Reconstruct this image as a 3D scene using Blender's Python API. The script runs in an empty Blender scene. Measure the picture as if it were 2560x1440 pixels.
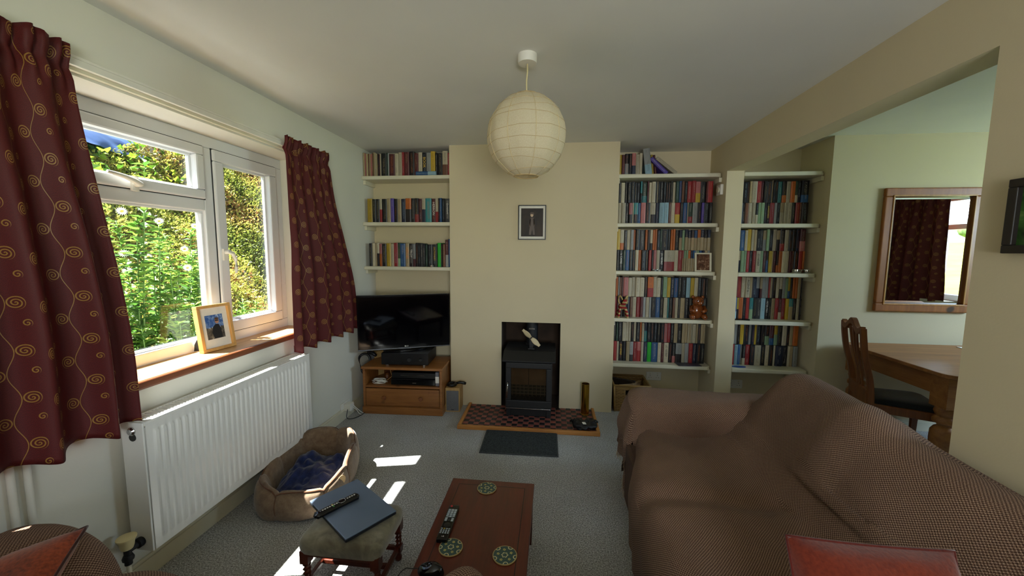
import bpy, bmesh, math, random
from mathutils import Vector, Matrix, noise
random.seed(7)
SC = bpy.context.scene
COL = SC.collection
PI = math.pi

# ------------------------------------------------------------------ camera, world, sun, large lights, exposure
cam_d = bpy.data.cameras.new('camera'); cam = bpy.data.objects.new('camera', cam_d); COL.objects.link(cam)
cam_d.sensor_fit = 'HORIZONTAL'; cam_d.sensor_width = 36.0
cam_d.lens = 36.0 * 954.538 / 2560.0
cam_d.clip_start = 0.02; cam_d.clip_end = 200
yaw, pitch, roll = 0.10867401, 0.09838312, 0.00763363
fwd = Vector((-math.sin(yaw)*math.cos(pitch), math.cos(yaw)*math.cos(pitch), -math.sin(pitch)))
rgt = Vector((math.cos(yaw), math.sin(yaw), 0)); up = rgt.cross(fwd)
r2 = math.cos(roll)*rgt + math.sin(roll)*up; u2 = -math.sin(roll)*rgt + math.cos(roll)*up
m = Matrix((r2, u2, -fwd)).transposed().to_4x4(); m.translation = Vector((0, 0, 1.5))
cam.matrix_world = m
SC.camera = cam

w = bpy.data.worlds.new('daylight'); SC.world = w; w.use_nodes = True
nt = w.node_tree; nt.nodes.clear()
bg = nt.nodes.new('ShaderNodeBackground'); wo = nt.nodes.new('ShaderNodeOutputWorld')
sky = nt.nodes.new('ShaderNodeTexSky'); sky.sky_type = 'NISHITA'; sky.sun_disc = False
sky.sun_elevation = math.radians(60); sky.sun_rotation = math.radians(-79)
sky.air_density = 1.0; sky.dust_density = 0.6; sky.ozone_density = 1.0
bg.inputs['Strength'].default_value = 0.30
nt.links.new(sky.outputs[0], bg.inputs[0]); nt.links.new(bg.outputs[0], wo.inputs[0])

sun_d = bpy.data.lights.new('sun', 'SUN'); sun = bpy.data.objects.new('sun', sun_d); COL.objects.link(sun)
sun_d.energy = 42.0; sun_d.angle = math.radians(0.6); sun_d.color = (1.0, 0.95, 0.88)
sun.rotation_euler = Vector((0.56, 0.132, -1.0)).to_track_quat('-Z', 'Y').to_euler()
sun.location = (-6, 0, 9)

def area(name, loc, target, sx, sy, energy, color):
    d = bpy.data.lights.new(name, 'AREA'); o = bpy.data.objects.new(name, d); COL.objects.link(o)
    d.shape = 'RECTANGLE'; d.size = sx; d.size_y = sy; d.energy = energy; d.color = color
    o.location = loc
    o.rotation_euler = (Vector(target) - Vector(loc)).to_track_quat('-Z', 'Z').to_euler()
    return o
# daylight that comes in at the rear window and at the dining-room window (both out of the frame), plus an added fill
area('rear_window_daylight', (0.62, -1.95, 1.6), (0.1, 2.0, 1.9), 1.3, 1.2, 33, (0.92, 0.96, 1.0))
area('rear_ceiling_fill', (0.62, -1.96, 1.25), (-0.3, 1.2, 2.8), 1.3, 0.5, 40, (1.0, 0.99, 0.96))  # added lamp aimed upward to brighten the ceiling
area('dining_window_daylight', (4.95, 2.1, 2.25), (2.4, 2.6, 1.1), 1.5, 1.0, 185, (0.62, 0.80, 1.0))

SC.view_settings.view_transform = 'Standard'
SC.view_settings.look = 'None'
SC.view_settings.exposure = 0.30
SC.view_settings.gamma = 1.0
SC.view_settings.use_curve_mapping = False
try:
    SC.cycles.max_bounces = 10; SC.cycles.diffuse_bounces = 6; SC.cycles.glossy_bounces = 4
    SC.cycles.transparent_max_bounces = 12; SC.cycles.sample_clamp_indirect = 6.0
    SC.cycles.caustics_reflective = False; SC.cycles.caustics_refractive = False
except Exception:
    pass

# ------------------------------------------------------------------ helpers
def srgb(h):
    h = h.lstrip('#'); c = [int(h[i:i+2], 16)/255 for i in (0, 2, 4)]
    return tuple(x/12.92 if x <= 0.04045 else ((x+0.055)/1.055)**2.4 for x in c) + (1.0,)

class NB:
    """tiny node-tree builder"""
    def __init__(s, name):
        s.m = bpy.data.materials.new(name); s.m.use_nodes = True; s.t = s.m.node_tree; s.t.nodes.clear()
        s.out = s.t.nodes.new('ShaderNodeOutputMaterial'); s.p = s.t.nodes.new('ShaderNodeBsdfPrincipled')
        s.t.links.new(s.p.outputs[0], s.out.inputs[0])
    def n(s, typ, **kw):
        x = s.t.nodes.new(typ)
        for k, v in kw.items(): setattr(x, k, v)
        return x
    def put(s, sock, v):
        if isinstance(v, bpy.types.NodeSocket): s.t.links.new(v, sock)
        else: sock.default_value = v
    def math(s, op, a, b=None, c=None):
        x = s.n('ShaderNodeMath', operation=op); s.put(x.inputs[0], a)
        if b is not None: s.put(x.inputs[1], b)
        if c is not None: s.put(x.inputs[2], c)
        return x.outputs[0]
    def mix(s, f, a, b, blend='MIX'):
        x = s.n('ShaderNodeMix', data_type='RGBA', blend_type=blend)
        s.put(x.inputs[0], f); s.put(x.inputs[6], a); s.put(x.inputs[7], b); return x.outputs[2]
    def noise(s, scale, detail=2.0, vec=None, rough=0.5, dist=0.0):
        x = s.n('ShaderNodeTexNoise'); x.inputs['Scale'].default_value = scale; x.inputs['Detail'].default_value = detail
        x.inputs['Roughness'].default_value = rough; x.inputs['Distortion'].default_value = dist
        if vec is not None: s.put(x.inputs['Vector'], vec)
        return x.outputs['Fac']
    def ramp(s, f, stops):
        x = s.n('ShaderNodeValToRGB'); s.put(x.inputs[0], f); e = x.color_ramp.elements
        e[0].position, e[0].color = stops[0]; e[1].position, e[1].color = stops[-1]
        for pos, c in stops[1:-1]:
            k = e.new(pos); k.color = c
        return x.outputs[0]
    def coord(s, which='Object'):
        return s.n('ShaderNodeTexCoord').outputs[which]
    def mapping(s, vec, scale=(1, 1, 1), rot=(0, 0, 0), loc=(0, 0, 0)):
        x = s.n('ShaderNodeMapping'); s.put(x.inputs[0], vec); x.inputs['Scale'].default_value = scale
        x.inputs['Rotation'].default_value = rot; x.inputs['Location'].default_value = loc; return x.outputs[0]
    def sep(s, vec):
        x = s.n('ShaderNodeSeparateXYZ'); s.put(x.inputs[0], vec); return x.outputs
    def bump(s, h, strength=0.3, dist=0.01):
        x = s.n('ShaderNodeBump'); s.put(x.inputs['Height'], h); x.inputs['Strength'].default_value = strength
        x.inputs['Distance'].default_value = dist; s.t.links.new(x.outputs[0], s.p.inputs['Normal'])
    def set(s, base=None, rough=None, metal=None, spec=None, sheen=None, coat=None):
        if base is not None: s.put(s.p.inputs['Base Color'], base)
        if rough is not None: s.put(s.p.inputs['Roughness'], rough)
        if metal is not None: s.put(s.p.inputs['Metallic'], metal)
        if spec is not None: s.put(s.p.inputs['Specular IOR Level'], spec)
        if sheen is not None: s.put(s.p.inputs['Sheen Weight'], sheen)
        if coat is not None: s.put(s.p.inputs['Coat Weight'], coat)
        return s.m

def plain(name, hexc, rough=0.5, metal=0.0, nscale=40, namt=0.06, bumpv=0.0, spec=0.5, coat=0.0):
    b = NB(name); c = srgb(hexc)
    f = b.noise(nscale, 3, b.coord())
    lo = tuple(x*(1-namt*2) for x in c[:3]) + (1,); hi = tuple(min(1, x*(1+namt*2)) for x in c[:3]) + (1,)
    b.set(b.ramp(f, [(0.3, lo), (0.7, hi)]), rough, metal, spec, coat=coat)
    if bumpv: b.bump(f, bumpv, 0.004)
    return b.m

def wood(name, dark, light, axis=0, scale=6.0, rough=0.4, knots=False, coat=0.0):
    b = NB(name); sc = [9.0, 9.0, 9.0]; sc[axis] = 0.7
    v = b.mapping(b.coord(), tuple(x*scale/6 for x in sc))
    f = b.noise(2.2, 5, v, 0.6, 1.2); g = b.noise(18, 3, v, 0.6, 0.3)
    h = b.math('ADD', b.math('MULTIPLY', f, 0.7), b.math('MULTIPLY', g, 0.3))
    c = b.ramp(h, [(0.3, srgb(dark)), (0.7, srgb(light))])
    if knots:
        k = b.noise(3.3, 1, b.mapping(b.coord(), (2.2, 2.2, 2.2)))
        kf = b.ramp(k, [(0.70, (0, 0, 0, 1)), (0.78, (1, 1, 1, 1))])
        c = b.mix(kf, c, srgb('#3d1f0d'))
    b.set(c, rough, coat=coat); b.bump(g, 0.06, 0.002); return b.m

def link(o, parent=None):
    COL.objects.link(o)
    if parent is not None: o.parent = parent
    return o
def tag(o, label=None, cat=None, group=None, kind=None):
    if label: o['label'] = label
    if cat: o['category'] = cat
    if group: o['group'] = group
    if kind: o['kind'] = kind
    return o
def empty(name, loc=(0, 0, 0), rz=0.0):
    o = bpy.data.objects.new(name, None); o.empty_display_size = 0.05; link(o)
    o.location = loc; o.rotation_euler = (0, 0, rz); return o

class MB:
    """collects shapes into one mesh"""
    def __init__(s): s.v = []; s.f = []; s.mi = []; s.uv = {}
    def add(s, vs, fs, mi=0, M=None):
        b = len(s.v)
        for p in vs: s.v.append(tuple(M @ Vector(p)) if M is not None else tuple(p))
        for f in fs: s.f.append(tuple(i+b for i in f)); s.mi.append(mi)
        return s
    def box(s, x0, x1, y0, y1, z0, z1, mi=0, M=None):
        v = [(x0,y0,z0),(x1,y0,z0),(x1,y1,z0),(x0,y1,z0),(x0,y0,z1),(x1,y0,z1),(x1,y1,z1),(x0,y1,z1)]
        f = [(0,3,2,1),(4,5,6,7),(0,1,5,4),(1,2,6,5),(2,3,7,6),(3,0,4,7)]
        return s.add(v, f, mi, M)
    def lathe(s, prof, n=24, mi=0, M=None, caps=True):
        v = []; f = []
        for r, z in prof:
            for k in range(n):
                a = 2*PI*k/n; v.append((r*math.cos(a), r*math.sin(a), z))
        L = len(prof)
        for i in range(L-1):
            for k in range(n):
                a = i*n+k; b2 = i*n+(k+1) % n; f.append((a, b2, b2+n, a+n))
        if caps:
            f.append(tuple(range(n-1, -1, -1))); f.append(tuple((L-1)*n+k for k in range(n)))
        return s.add(v, f, mi, M)
    def tube(s, pts, r, n=8, mi=0, closed=False, M=None):
        pts = [Vector(p) for p in pts]; L = len(pts); v = []; f = []
        ref = Vector((0, 0, 1))
        for i, p in enumerate(pts):
            a = pts[i-1] if (i > 0 or closed) else p; b2 = pts[(i+1) % L] if (i < L-1 or closed) else p
            t = (b2-a).normalized() if (b2-a).length > 1e-9 else Vector((0, 0, 1))
            rf = ref if abs(t.dot(ref)) < 0.95 else Vector((1, 0, 0))
            x = t.cross(rf).normalized(); y = x.cross(t)
            rr = r[i] if isinstance(r, (list, tuple)) else r
            for k in range(n):
                q = 2*PI*k/n; v.append(tuple(p + x*math.cos(q)*rr + y*math.sin(q)*rr))
        for i in range(L if closed else L-1):
            for k in range(n):
                a = i*n+k; b2 = i*n+(k+1) % n; c = ((i+1) % L)*n
                f.append((a, b2, c+(k+1) % n, c+k))
        if not closed:
            f.append(tuple(range(n-1, -1, -1))); f.append(tuple((L-1)*n+k for k in range(n)))
        return s.add(v, f, mi, M)
    def prism(s, poly, z0, z1, mi=0, M=None):
        n = len(poly); v = [(x, y, z0) for x, y in poly] + [(x, y, z1) for x, y in poly]
        f = [tuple(range(n-1, -1, -1)), tuple(range(n, 2*n))] + [(i, (i+1) % n, n+(i+1) % n, n+i) for i in range(n)]
        return s.add(v, f, mi, M)
    def build(s, name, mat, parent=None, smooth=False, bevel=0.0, seg=2, auto=None, loc=None, subd=0):
        me = bpy.data.meshes.new(name); me.from_pydata(s.v, [], s.f)
        mats = mat if isinstance(mat, (list, tuple)) else [mat]
        for mm in mats: me.materials.append(mm)
        if len(mats) > 1: me.polygons.foreach_set('material_index', s.mi)
        bm = bmesh.new(); bm.from_mesh(me); bmesh.ops.recalc_face_normals(bm, faces=bm.faces)
        if bevel > 0:
            es = [e for e in bm.edges if len(e.link_faces) == 2 and e.calc_face_angle(0) > 0.5]
            bmesh.ops.bevel(bm, geom=es, offset=bevel, segments=seg, profile=0.6, affect='EDGES', clamp_overlap=True)
        bm.to_mesh(me); bm.free()
        if smooth: me.polygons.foreach_set('use_smooth', [True]*len(me.polygons))
        if auto is not None:
            me.polygons.foreach_set('use_smooth', [True]*len(me.polygons)); me.set_sharp_from_angle(angle=math.radians(auto))
        o = bpy.data.objects.new(name, me); link(o, parent)
        if loc is not None: o.location = loc
        if subd:
            md = o.modifiers.new('sub', 'SUBSURF'); md.levels = subd; md.render_levels = subd
        return o

def grid(name, fn, nu, nv, mat, parent=None, uvscale=None, thick=0.0, closed_u=False):
    """surface fn(u,v)->(point,(uu,vv)) with u,v in 0..1"""
    vs = []; uvs = []
    for j in range(nv+1):
        for i in range(nu+1):
            p, q = fn(i/nu, j/nv); vs.append(tuple(p)); uvs.append(q)
    fs = [(j*(nu+1)+i, j*(nu+1)+i+1, (j+1)*(nu+1)+i+1, (j+1)*(nu+1)+i) for j in range(nv) for i in range(nu)]
    me = bpy.data.meshes.new(name); me.from_pydata(vs, [], fs); me.materials.append(mat)
    ul = me.uv_layers.new(name='UVMap')
    for l in me.loops: ul.data[l.index].uv = uvs[l.vertex_index]
    me.polygons.foreach_set('use_smooth', [True]*len(me.polygons))
    o = bpy.data.objects.new(name, me); link(o, parent)
    if thick:
        md = o.modifiers.new('solid', 'SOLIDIFY'); md.thickness = thick; md.offset = 0
    return o
def copy_tree(o, parent=None):
    c = o.copy(); COL.objects.link(c); c.parent = parent
    for ch in list(o.children): copy_tree(ch, c)
    return c
def text(name, s, size, loc, rot, mat, parent=None, align='CENTER', extr=0.0003):
    cu = bpy.data.curves.new(name, 'FONT'); cu.body = s; cu.size = size; cu.align_x = align; cu.align_y = 'CENTER'
    cu.extrude = extr; cu.resolution_u = 2
    tmp = bpy.data.objects.new(name+'_curve', cu); COL.objects.link(tmp); bpy.context.view_layer.update()
    me = bpy.data.meshes.new_from_object(tmp.evaluated_get(bpy.context.evaluated_depsgraph_get())); bpy.data.objects.remove(tmp)
    me.name = name; me.materials.clear(); me.materials.append(mat); o = bpy.data.objects.new(name, me); link(o, parent)
    o.location = loc; o.rotation_euler = rot; return o
def smoothstep(a, b, x):
    t = max(0.0, min(1.0, (x-a)/(b-a))); return t*t*(3-2*t)
def interp(P, t):
    """Catmull-Rom through points, t in 0..1, arc-agnostic"""
    n = len(P)-1; x = t*n; i = min(int(x), n-1); f = x-i
    g = lambda k: Vector(P[max(0, min(n, k))])
    a, b, c, d = g(i-1), g(i), g(i+1), g(i+2)
    return 0.5*((2*b) + (c-a)*f + (2*a-5*b+4*c-d)*f*f + (3*b-a-3*c+d)*f*f*f)

# ------------------------------------------------------------------ materials
def wall_mat(name, hexc, bumpv=0.12):
    b = NB(name); c = srgb(hexc); f = b.noise(2.0, 3, b.coord()); g = b.noise(120, 4, b.coord())
    lo = tuple(x*0.95 for x in c[:3]) + (1,)
    b.set(b.ramp(f, [(0.3, lo), (0.7, c)]), 0.85, spec=0.25); b.bump(g, bumpv, 0.002); return b.m
M = {}
M['wall'] = wall_mat('cream_wall_paint', '#d3c6a5')
M['wallL'] = wall_mat('pale_wall_paint', '#d8d6ca')
M['ceil'] = wall_mat('white_ceiling_paint', '#e0e0da', 0.08)
M['recess'] = plain('dark_brown_recess', '#3a2a1e', 0.9, nscale=6, namt=0.2)  # dark brown with random mottling
M['gloss'] = plain('white_gloss_paint', '#d2ccb4', 0.35, nscale=8, namt=0.02)
M['upvc'] = plain('white_upvc', '#d9dadc', 0.3, nscale=5, namt=0.01)
M['rubber'] = plain('black_gasket', '#15171c', 0.6)
M['radwhite'] = plain('radiator_enamel', '#dcdcd8', 0.3, nscale=4, namt=0.01)
M['black'] = plain('black_plastic', '#0c0c0e', 0.4, nscale=30)
M['blackgloss'] = plain('black_gloss', '#08080a', 0.12, nscale=30)
M['chrome'] = plain('polished_metal', '#c9c9c6', 0.18, 1.0, nscale=30, namt=0.02)
M['brass'] = plain('aged_brass', '#c79a3a', 0.22, 1.0, nscale=9, namt=0.12)
M['castiron'] = plain('black_cast_iron', '#111112', 0.6, nscale=60, namt=0.1, bumpv=0.1)
M['whiteplastic'] = plain('white_plastic', '#dcd9cf', 0.35, nscale=10, namt=0.02)
M['beigeplastic'] = plain('cream_plastic', '#d8c998', 0.4, nscale=10, namt=0.02)
M['paper'] = plain('white_paper', '#e6e2d6', 0.8, nscale=20, namt=0.03)
M['pine'] = wood('waxed_pine', '#75461f', '#a06a36', 0, 6, 0.4, True)
M['oak'] = wood('honey_oak_sill', '#a17a4c', '#cfa873', 1, 6, 0.35)
M['oakedge'] = wood('dark_sill_edge', '#5a2f1a', '#7c4626', 1, 6, 0.4)
M['framewood'] = wood('pale_oak_frame', '#b98746', '#dcae68', 2, 6, 0.5)
M['hearthwood'] = wood('oiled_hearth_edging', '#9a5f28', '#c98d48', 0, 6, 0.5)
M['mahog'] = wood('mahogany_top', '#3d130b', '#642212', 1, 5, 0.3, coat=0.15)
M['mahogdark'] = wood('mahogany_dark', '#2b0d07', '#4a190e', 2, 5, 0.35)
M['stoolwood'] = wood('turned_stool_wood', '#3a140b', '#652a18', 2, 5, 0.3)
M['dinwood'] = wood('stripped_pine_table', '#7a4a26', '#a9743f', 0, 5, 0.4, True)
M['chairwood'] = wood('brown_chair_wood', '#5a3016', '#8a5126', 2, 5, 0.4)
M['mirrorwood'] = wood('mirror_frame_pine', '#7a4519', '#a9672c', 2, 5, 0.4, True)
def carpet():
    b = NB('grey_speckled_carpet'); co = b.coord()
    f = b.noise(150, 3, co, 0.85); g = b.noise(1.4, 4, co, 0.6); h = b.noise(90, 2, co)
    base = b.ramp(f, [(0.36, srgb('#4c4c4a')), (0.5, srgb('#a9acad')), (0.64, srgb('#f0f3f4'))])
    c = b.mix(b.ramp(g, [(0.35, (0.45, 0.45, 0.45, 1)), (0.7, (0, 0, 0, 1))]), base, srgb('#7a7161'), 'MIX')
    b.set(c, 0.95, spec=0.1, sheen=0.2); b.bump(b.math('ADD', f, h), 0.6, 0.006); return b.m
M['carpet'] = carpet()
def glass_mat(name, tint=(0.93, 0.96, 0.97, 1)):
    m_ = bpy.data.materials.new(name); m_.use_nodes = True; t = m_.node_tree; t.nodes.clear()
    o = t.nodes.new('ShaderNodeOutputMaterial'); mx = t.nodes.new('ShaderNodeMixShader')
    tr = t.nodes.new('ShaderNodeBsdfTransparent'); gl = t.nodes.new('ShaderNodeBsdfGlossy'); fr = t.nodes.new('ShaderNodeLayerWeight')
    fr.inputs['Blend'].default_value = 0.5
    pw = t.nodes.new('ShaderNodeMath'); pw.operation = 'POWER'; pw.inputs[1].default_value = 4.0
    ml = t.nodes.new('ShaderNodeMath'); ml.operation = 'MULTIPLY_ADD'; ml.inputs[1].default_value = 0.5; ml.inputs[2].default_value = 0.025
    nz = t.nodes.new('ShaderNodeTexNoise'); nz.inputs['Scale'].default_value = 3
    mp = t.nodes.new('ShaderNodeMapRange'); mp.inputs[3].default_value = 0.0; mp.inputs[4].default_value = 0.01
    t.links.new(nz.outputs['Fac'], mp.inputs[0]); t.links.new(mp.outputs[0], gl.inputs['Roughness'])
    tr.inputs[0].default_value = tint
    t.links.new(fr.outputs['Facing'], pw.inputs[0]); t.links.new(pw.outputs[0], ml.inputs[0]); t.links.new(ml.outputs[0], mx.inputs[0])
    t.links.new(tr.outputs[0], mx.inputs[1]); t.links.new(gl.outputs[0], mx.inputs[2])
    t.links.new(mx.outputs[0], o.inputs[0]); return m_
M['glass'] = glass_mat('window_glass')
# ------------------------------------------------------------------ the setting
def struct(o, label=None):
    o['kind'] = 'structure'
    if label: o['label'] = label
    return o
WX = -1.83; RX0, RX1 = 1.46, 1.60; BY = 3.515; CE = 2.45; DY = 3.48
struct(MB().box(-2.13, 4.75, -2.0, 4.05, -0.12, 0.0).build('floor', M['carpet']), 'grey speckled carpet covering the whole floor')
struct(MB().box(-2.13, 4.75, -2.0, 4.05, CE, CE+0.12).build('ceiling', M['ceil']), 'plain white painted ceiling above both rooms')
# window wall
WY0, WY1, WZ0, WZ1 = 0.49, 2.70, 0.875, 2.15
b = MB(); b.box(-2.13, WX, -1.93, WY0, 0, CE); b.box(-2.13, WX, WY1, 4.0, 0, CE)
b.box(-2.13, WX, WY0, WY1, 0, WZ0); b.box(-2.13, WX, WY0, WY1, WZ1, CE)
struct(b.build('wall_left', M['wallL']), 'pale painted wall around the garden window')
# chimney breast with the fire opening
b = MB(); b.box(-0.972, -0.48, BY, 3.88, 0, CE); b.box(0.072, 0.557, BY, 3.88, 0, CE); b.box(-0.48, 0.072, BY, 3.88, 0.83, CE)
struct(b.build('wall_chimney_breast', M['wall']), 'cream chimney breast with a square fire opening')
b = MB(); b.box(-0.48, 0.072, 3.86, 3.90, 0, 0.9); b.box(-0.484, -0.478, 3.53, 3.88, 0, 0.83); b.box(0.070, 0.076, 3.53, 3.88, 0, 0.83)
b.box(-0.48, 0.072, 3.53, 3.88, 0.826, 0.832)
struct(b.build('wall_fire_recess', M['recess']), 'dark brown lining of the fire opening')
b = MB(); b.box(WX, -0.972, 3.765, 3.9, 0, CE); struct(b.build('wall_alcove_window_side', M['wall']), 'cream back wall of the alcove behind the television')
b = MB(); b.box(0.557, 2.255, 3.90, 4.0, 0, CE); struct(b.build('wall_alcove_bookshelf', M['wall']), 'cream back wall behind the tall bookshelves')
b = MB(); b.box(2.255, 4.62, DY, 4.0, 0, CE); struct(b.build('wall_dining_back', M['wall']), 'cream dining room wall that carries the mirror')
# dividing wall: near nib, downstand beam and pillar
b = MB(); b.box(RX0, RX1, -1.93, 1.51, 0, CE); b.box(RX0, RX1, 1.51, 3.9, 2.19, CE); b.box(RX0, RX1, 3.53, 3.9, 0, 2.19)
struct(b.build('wall_right', M['wall']), 'cream dividing wall with a beam over the opening and a narrow pillar')
b = MB(); b.box(4.6, 4.75, -1.93, 1.72, 0, CE); b.box(4.6, 4.75, 3.15, DY, 0, CE); b.box(4.6, 4.75, 1.72, 3.15, 0, 0.95); b.box(4.6, 4.75, 1.72, 3.15, 2.18, CE)
struct(b.build('wall_dining_window', M['wall']), 'dining room window wall seen only in the mirror')
b = MB(); b.box(-1.95, -0.08, -1.93, -1.8, 0, CE); b.box(1.32, 4.75, -1.93, -1.8, 0, CE); b.box(-0.08, 1.32, -1.93, -1.8, 0, 0.95); b.box(-0.08, 1.32, -1.93, -1.8, 2.2, CE)
struct(b.build('wall_rear', M['wall']), 'rear wall with a wide window behind the viewer')
# skirting
b = MB(); b.box(WX, WX+0.018, -1.8, 3.76, 0, 0.085); b.box(WX, WX+0.012, -1.8, 3.76, 0.085, 0.10)
struct(b.build('baseboard_left', M['gloss'], bevel=0.003), 'white skirting board under the garden window')
b = MB(); b.box(2.255, 4.6, DY-0.018, DY, 0, 0.08); b.box(2.255, 4.6, DY-0.012, DY, 0.08, 0.095)
struct(b.build('baseboard_dining', M['gloss'], bevel=0.003), 'white skirting board behind the dining table')
b = MB(); b.box(RX0-0.016, RX0, -1.8, 1.51, 0, 0.095)
struct(b.build('baseboard_right', M['gloss'], bevel=0.003), 'white skirting board behind the sofa')

# ------------------------------------------------------------------ garden window
FX = -2.03
win = struct(empty('window_1', (FX, 1.6, 0.905)), 'white framed garden window of three lights with a small top opener')
def wbox(name, y0, y1, z0, z1, x0, x1, mat=None, bev=0.006, parent=None):
    o = MB().box(x0-FX, x1-FX, y0-1.6, y1-1.6, z0-0.905, z1-0.905).build(name, mat or M['upvc'], parent or win, bevel=bev)
    return o
def ring(name, y0, y1, z0, z1, wid, x0, x1, bev=0.006, mat=None, parent=None):
    b = MB(); q = lambda a, c, d, e: b.box(x0-FX, x1-FX, a-1.6, c-1.6, d-0.905, e-0.905)
    q(y0, y1, z0, z0+wid); q(y0, y1, z1-wid, z1); q(y0, y0+wid, z0+wid, z1-wid); q(y1-wid, y1, z0+wid, z1-wid)
    return b.build(name, mat or M['upvc'], parent or win, bevel=bev)
ring('outer_frame', WY0, WY1, 0.905, 2.15, 0.068, FX-0.07, FX)
for y in (1.09, 2.086): wbox('mullion', y-0.031, y+0.031, 0.973, 2.082, FX-0.07, FX)
wbox('transom', 1.121, 2.055, 1.716, 1.782, FX-0.07, FX)
def sash(y0, y1, z0, z1, wid, hy=None):
    s_ = ring('sash', y0, y1, z0, z1, wid, FX-0.05, FX+0.016, 0.01)
    ring('gasket', y0-0.004, y1+0.004, z0-0.004, z1+0.004, 0.007, FX-0.02, FX+0.003, 0, M['rubber'], s_)
    return s_
sr = sash(2.117, 2.632, 0.973, 2.082, 0.068)
st = sash(1.122, 2.055, 1.782, 2.082, 0.052)
sl = sash(0.558, 1.059, 0.973, 2.082, 0.068)
def pane(y0, y1, z0, z1):
    wbox('pane', y0, y1, z0, z1, FX-0.045, FX-0.041, M['glass'], 0)
    ring('bead', y0-0.001, y1+0.001, z0-0.001, z1+0.001, 0.014, FX-0.04, FX-0.018, 0.004)
pane(2.185, 2.564, 1.041, 2.014); pane(1.174, 2.003, 1.834, 2.030); pane(1.121, 2.055, 0.973, 1.716); pane(0.626, 0.991, 1.041, 2.014)
def handle(parent, base, pts, name='handle'):
    b = MB(); b.tube([Vector(p)-Vector((FX, 1.6, 0.905)) for p in pts], [0.013, 0.014, 0.012, 0.010, 0.009, 0.007], 10)
    bx, by, bz = base
    b.box(bx-0.004-FX, bx+0.012-FX, by-0.014-1.6, by+0.014-1.6, bz-0.035-0.905, bz+0.035-0.905)
    return b.build(name, M['whiteplastic'], win, smooth=False, auto=50, bevel=0)
handle(win, (FX+0.016, 2.148, 1.46), [(FX+0.02, 2.148, 1.475), (FX+0.05, 2.148, 1.478), (FX+0.055, 2.17, 1.466), (FX+0.052, 2.19, 1.43), (FX+0.048, 2.198, 1.385), (FX+0.044, 2.198, 1.345)])
handle(win, (FX+0.016, 1.665, 1.805), [(FX+0.02, 1.665, 1.803), (FX+0.05, 1.665, 1.803), (FX+0.056, 1.64, 1.812), (FX+0.054, 1.60, 1.826), (FX+0.05, 1.57, 1.832), (FX+0.046, 1.535, 1.838)])
si = struct(empty('window_sill', (-1.9, 1.6, 0.875)), 'honey oak sill with a dark front edge under the garden window')
MB().box(-0.14, 0.085, -1.14, 1.12, 0.0, 0.036).build('board', M['oak'], si, bevel=0.004)
MB().box(0.083, 0.104, -1.14, 1.12, -0.002, 0.0350).build('nosing', M['oakedge'], si, bevel=0.009, seg=3)
# curtain rail
rail = empty('curtain_rail', (-1.80, 1.6, 2.18)); tag(rail, 'white plastic curtain rail above the garden window', 'curtain rail')
MB().box(-0.03, -0.008, -1.40, 1.28, -0.02, 0.032).build('batten', M['gloss'], rail, bevel=0.003)
MB().box(-0.008, 0.006, -1.40, 1.28, 0.022, 0.034).box(-0.008, 0.012, -1.40, 1.28, -0.006, 0.02).build('track', M['whiteplastic'], rail, bevel=0.003)

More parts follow.
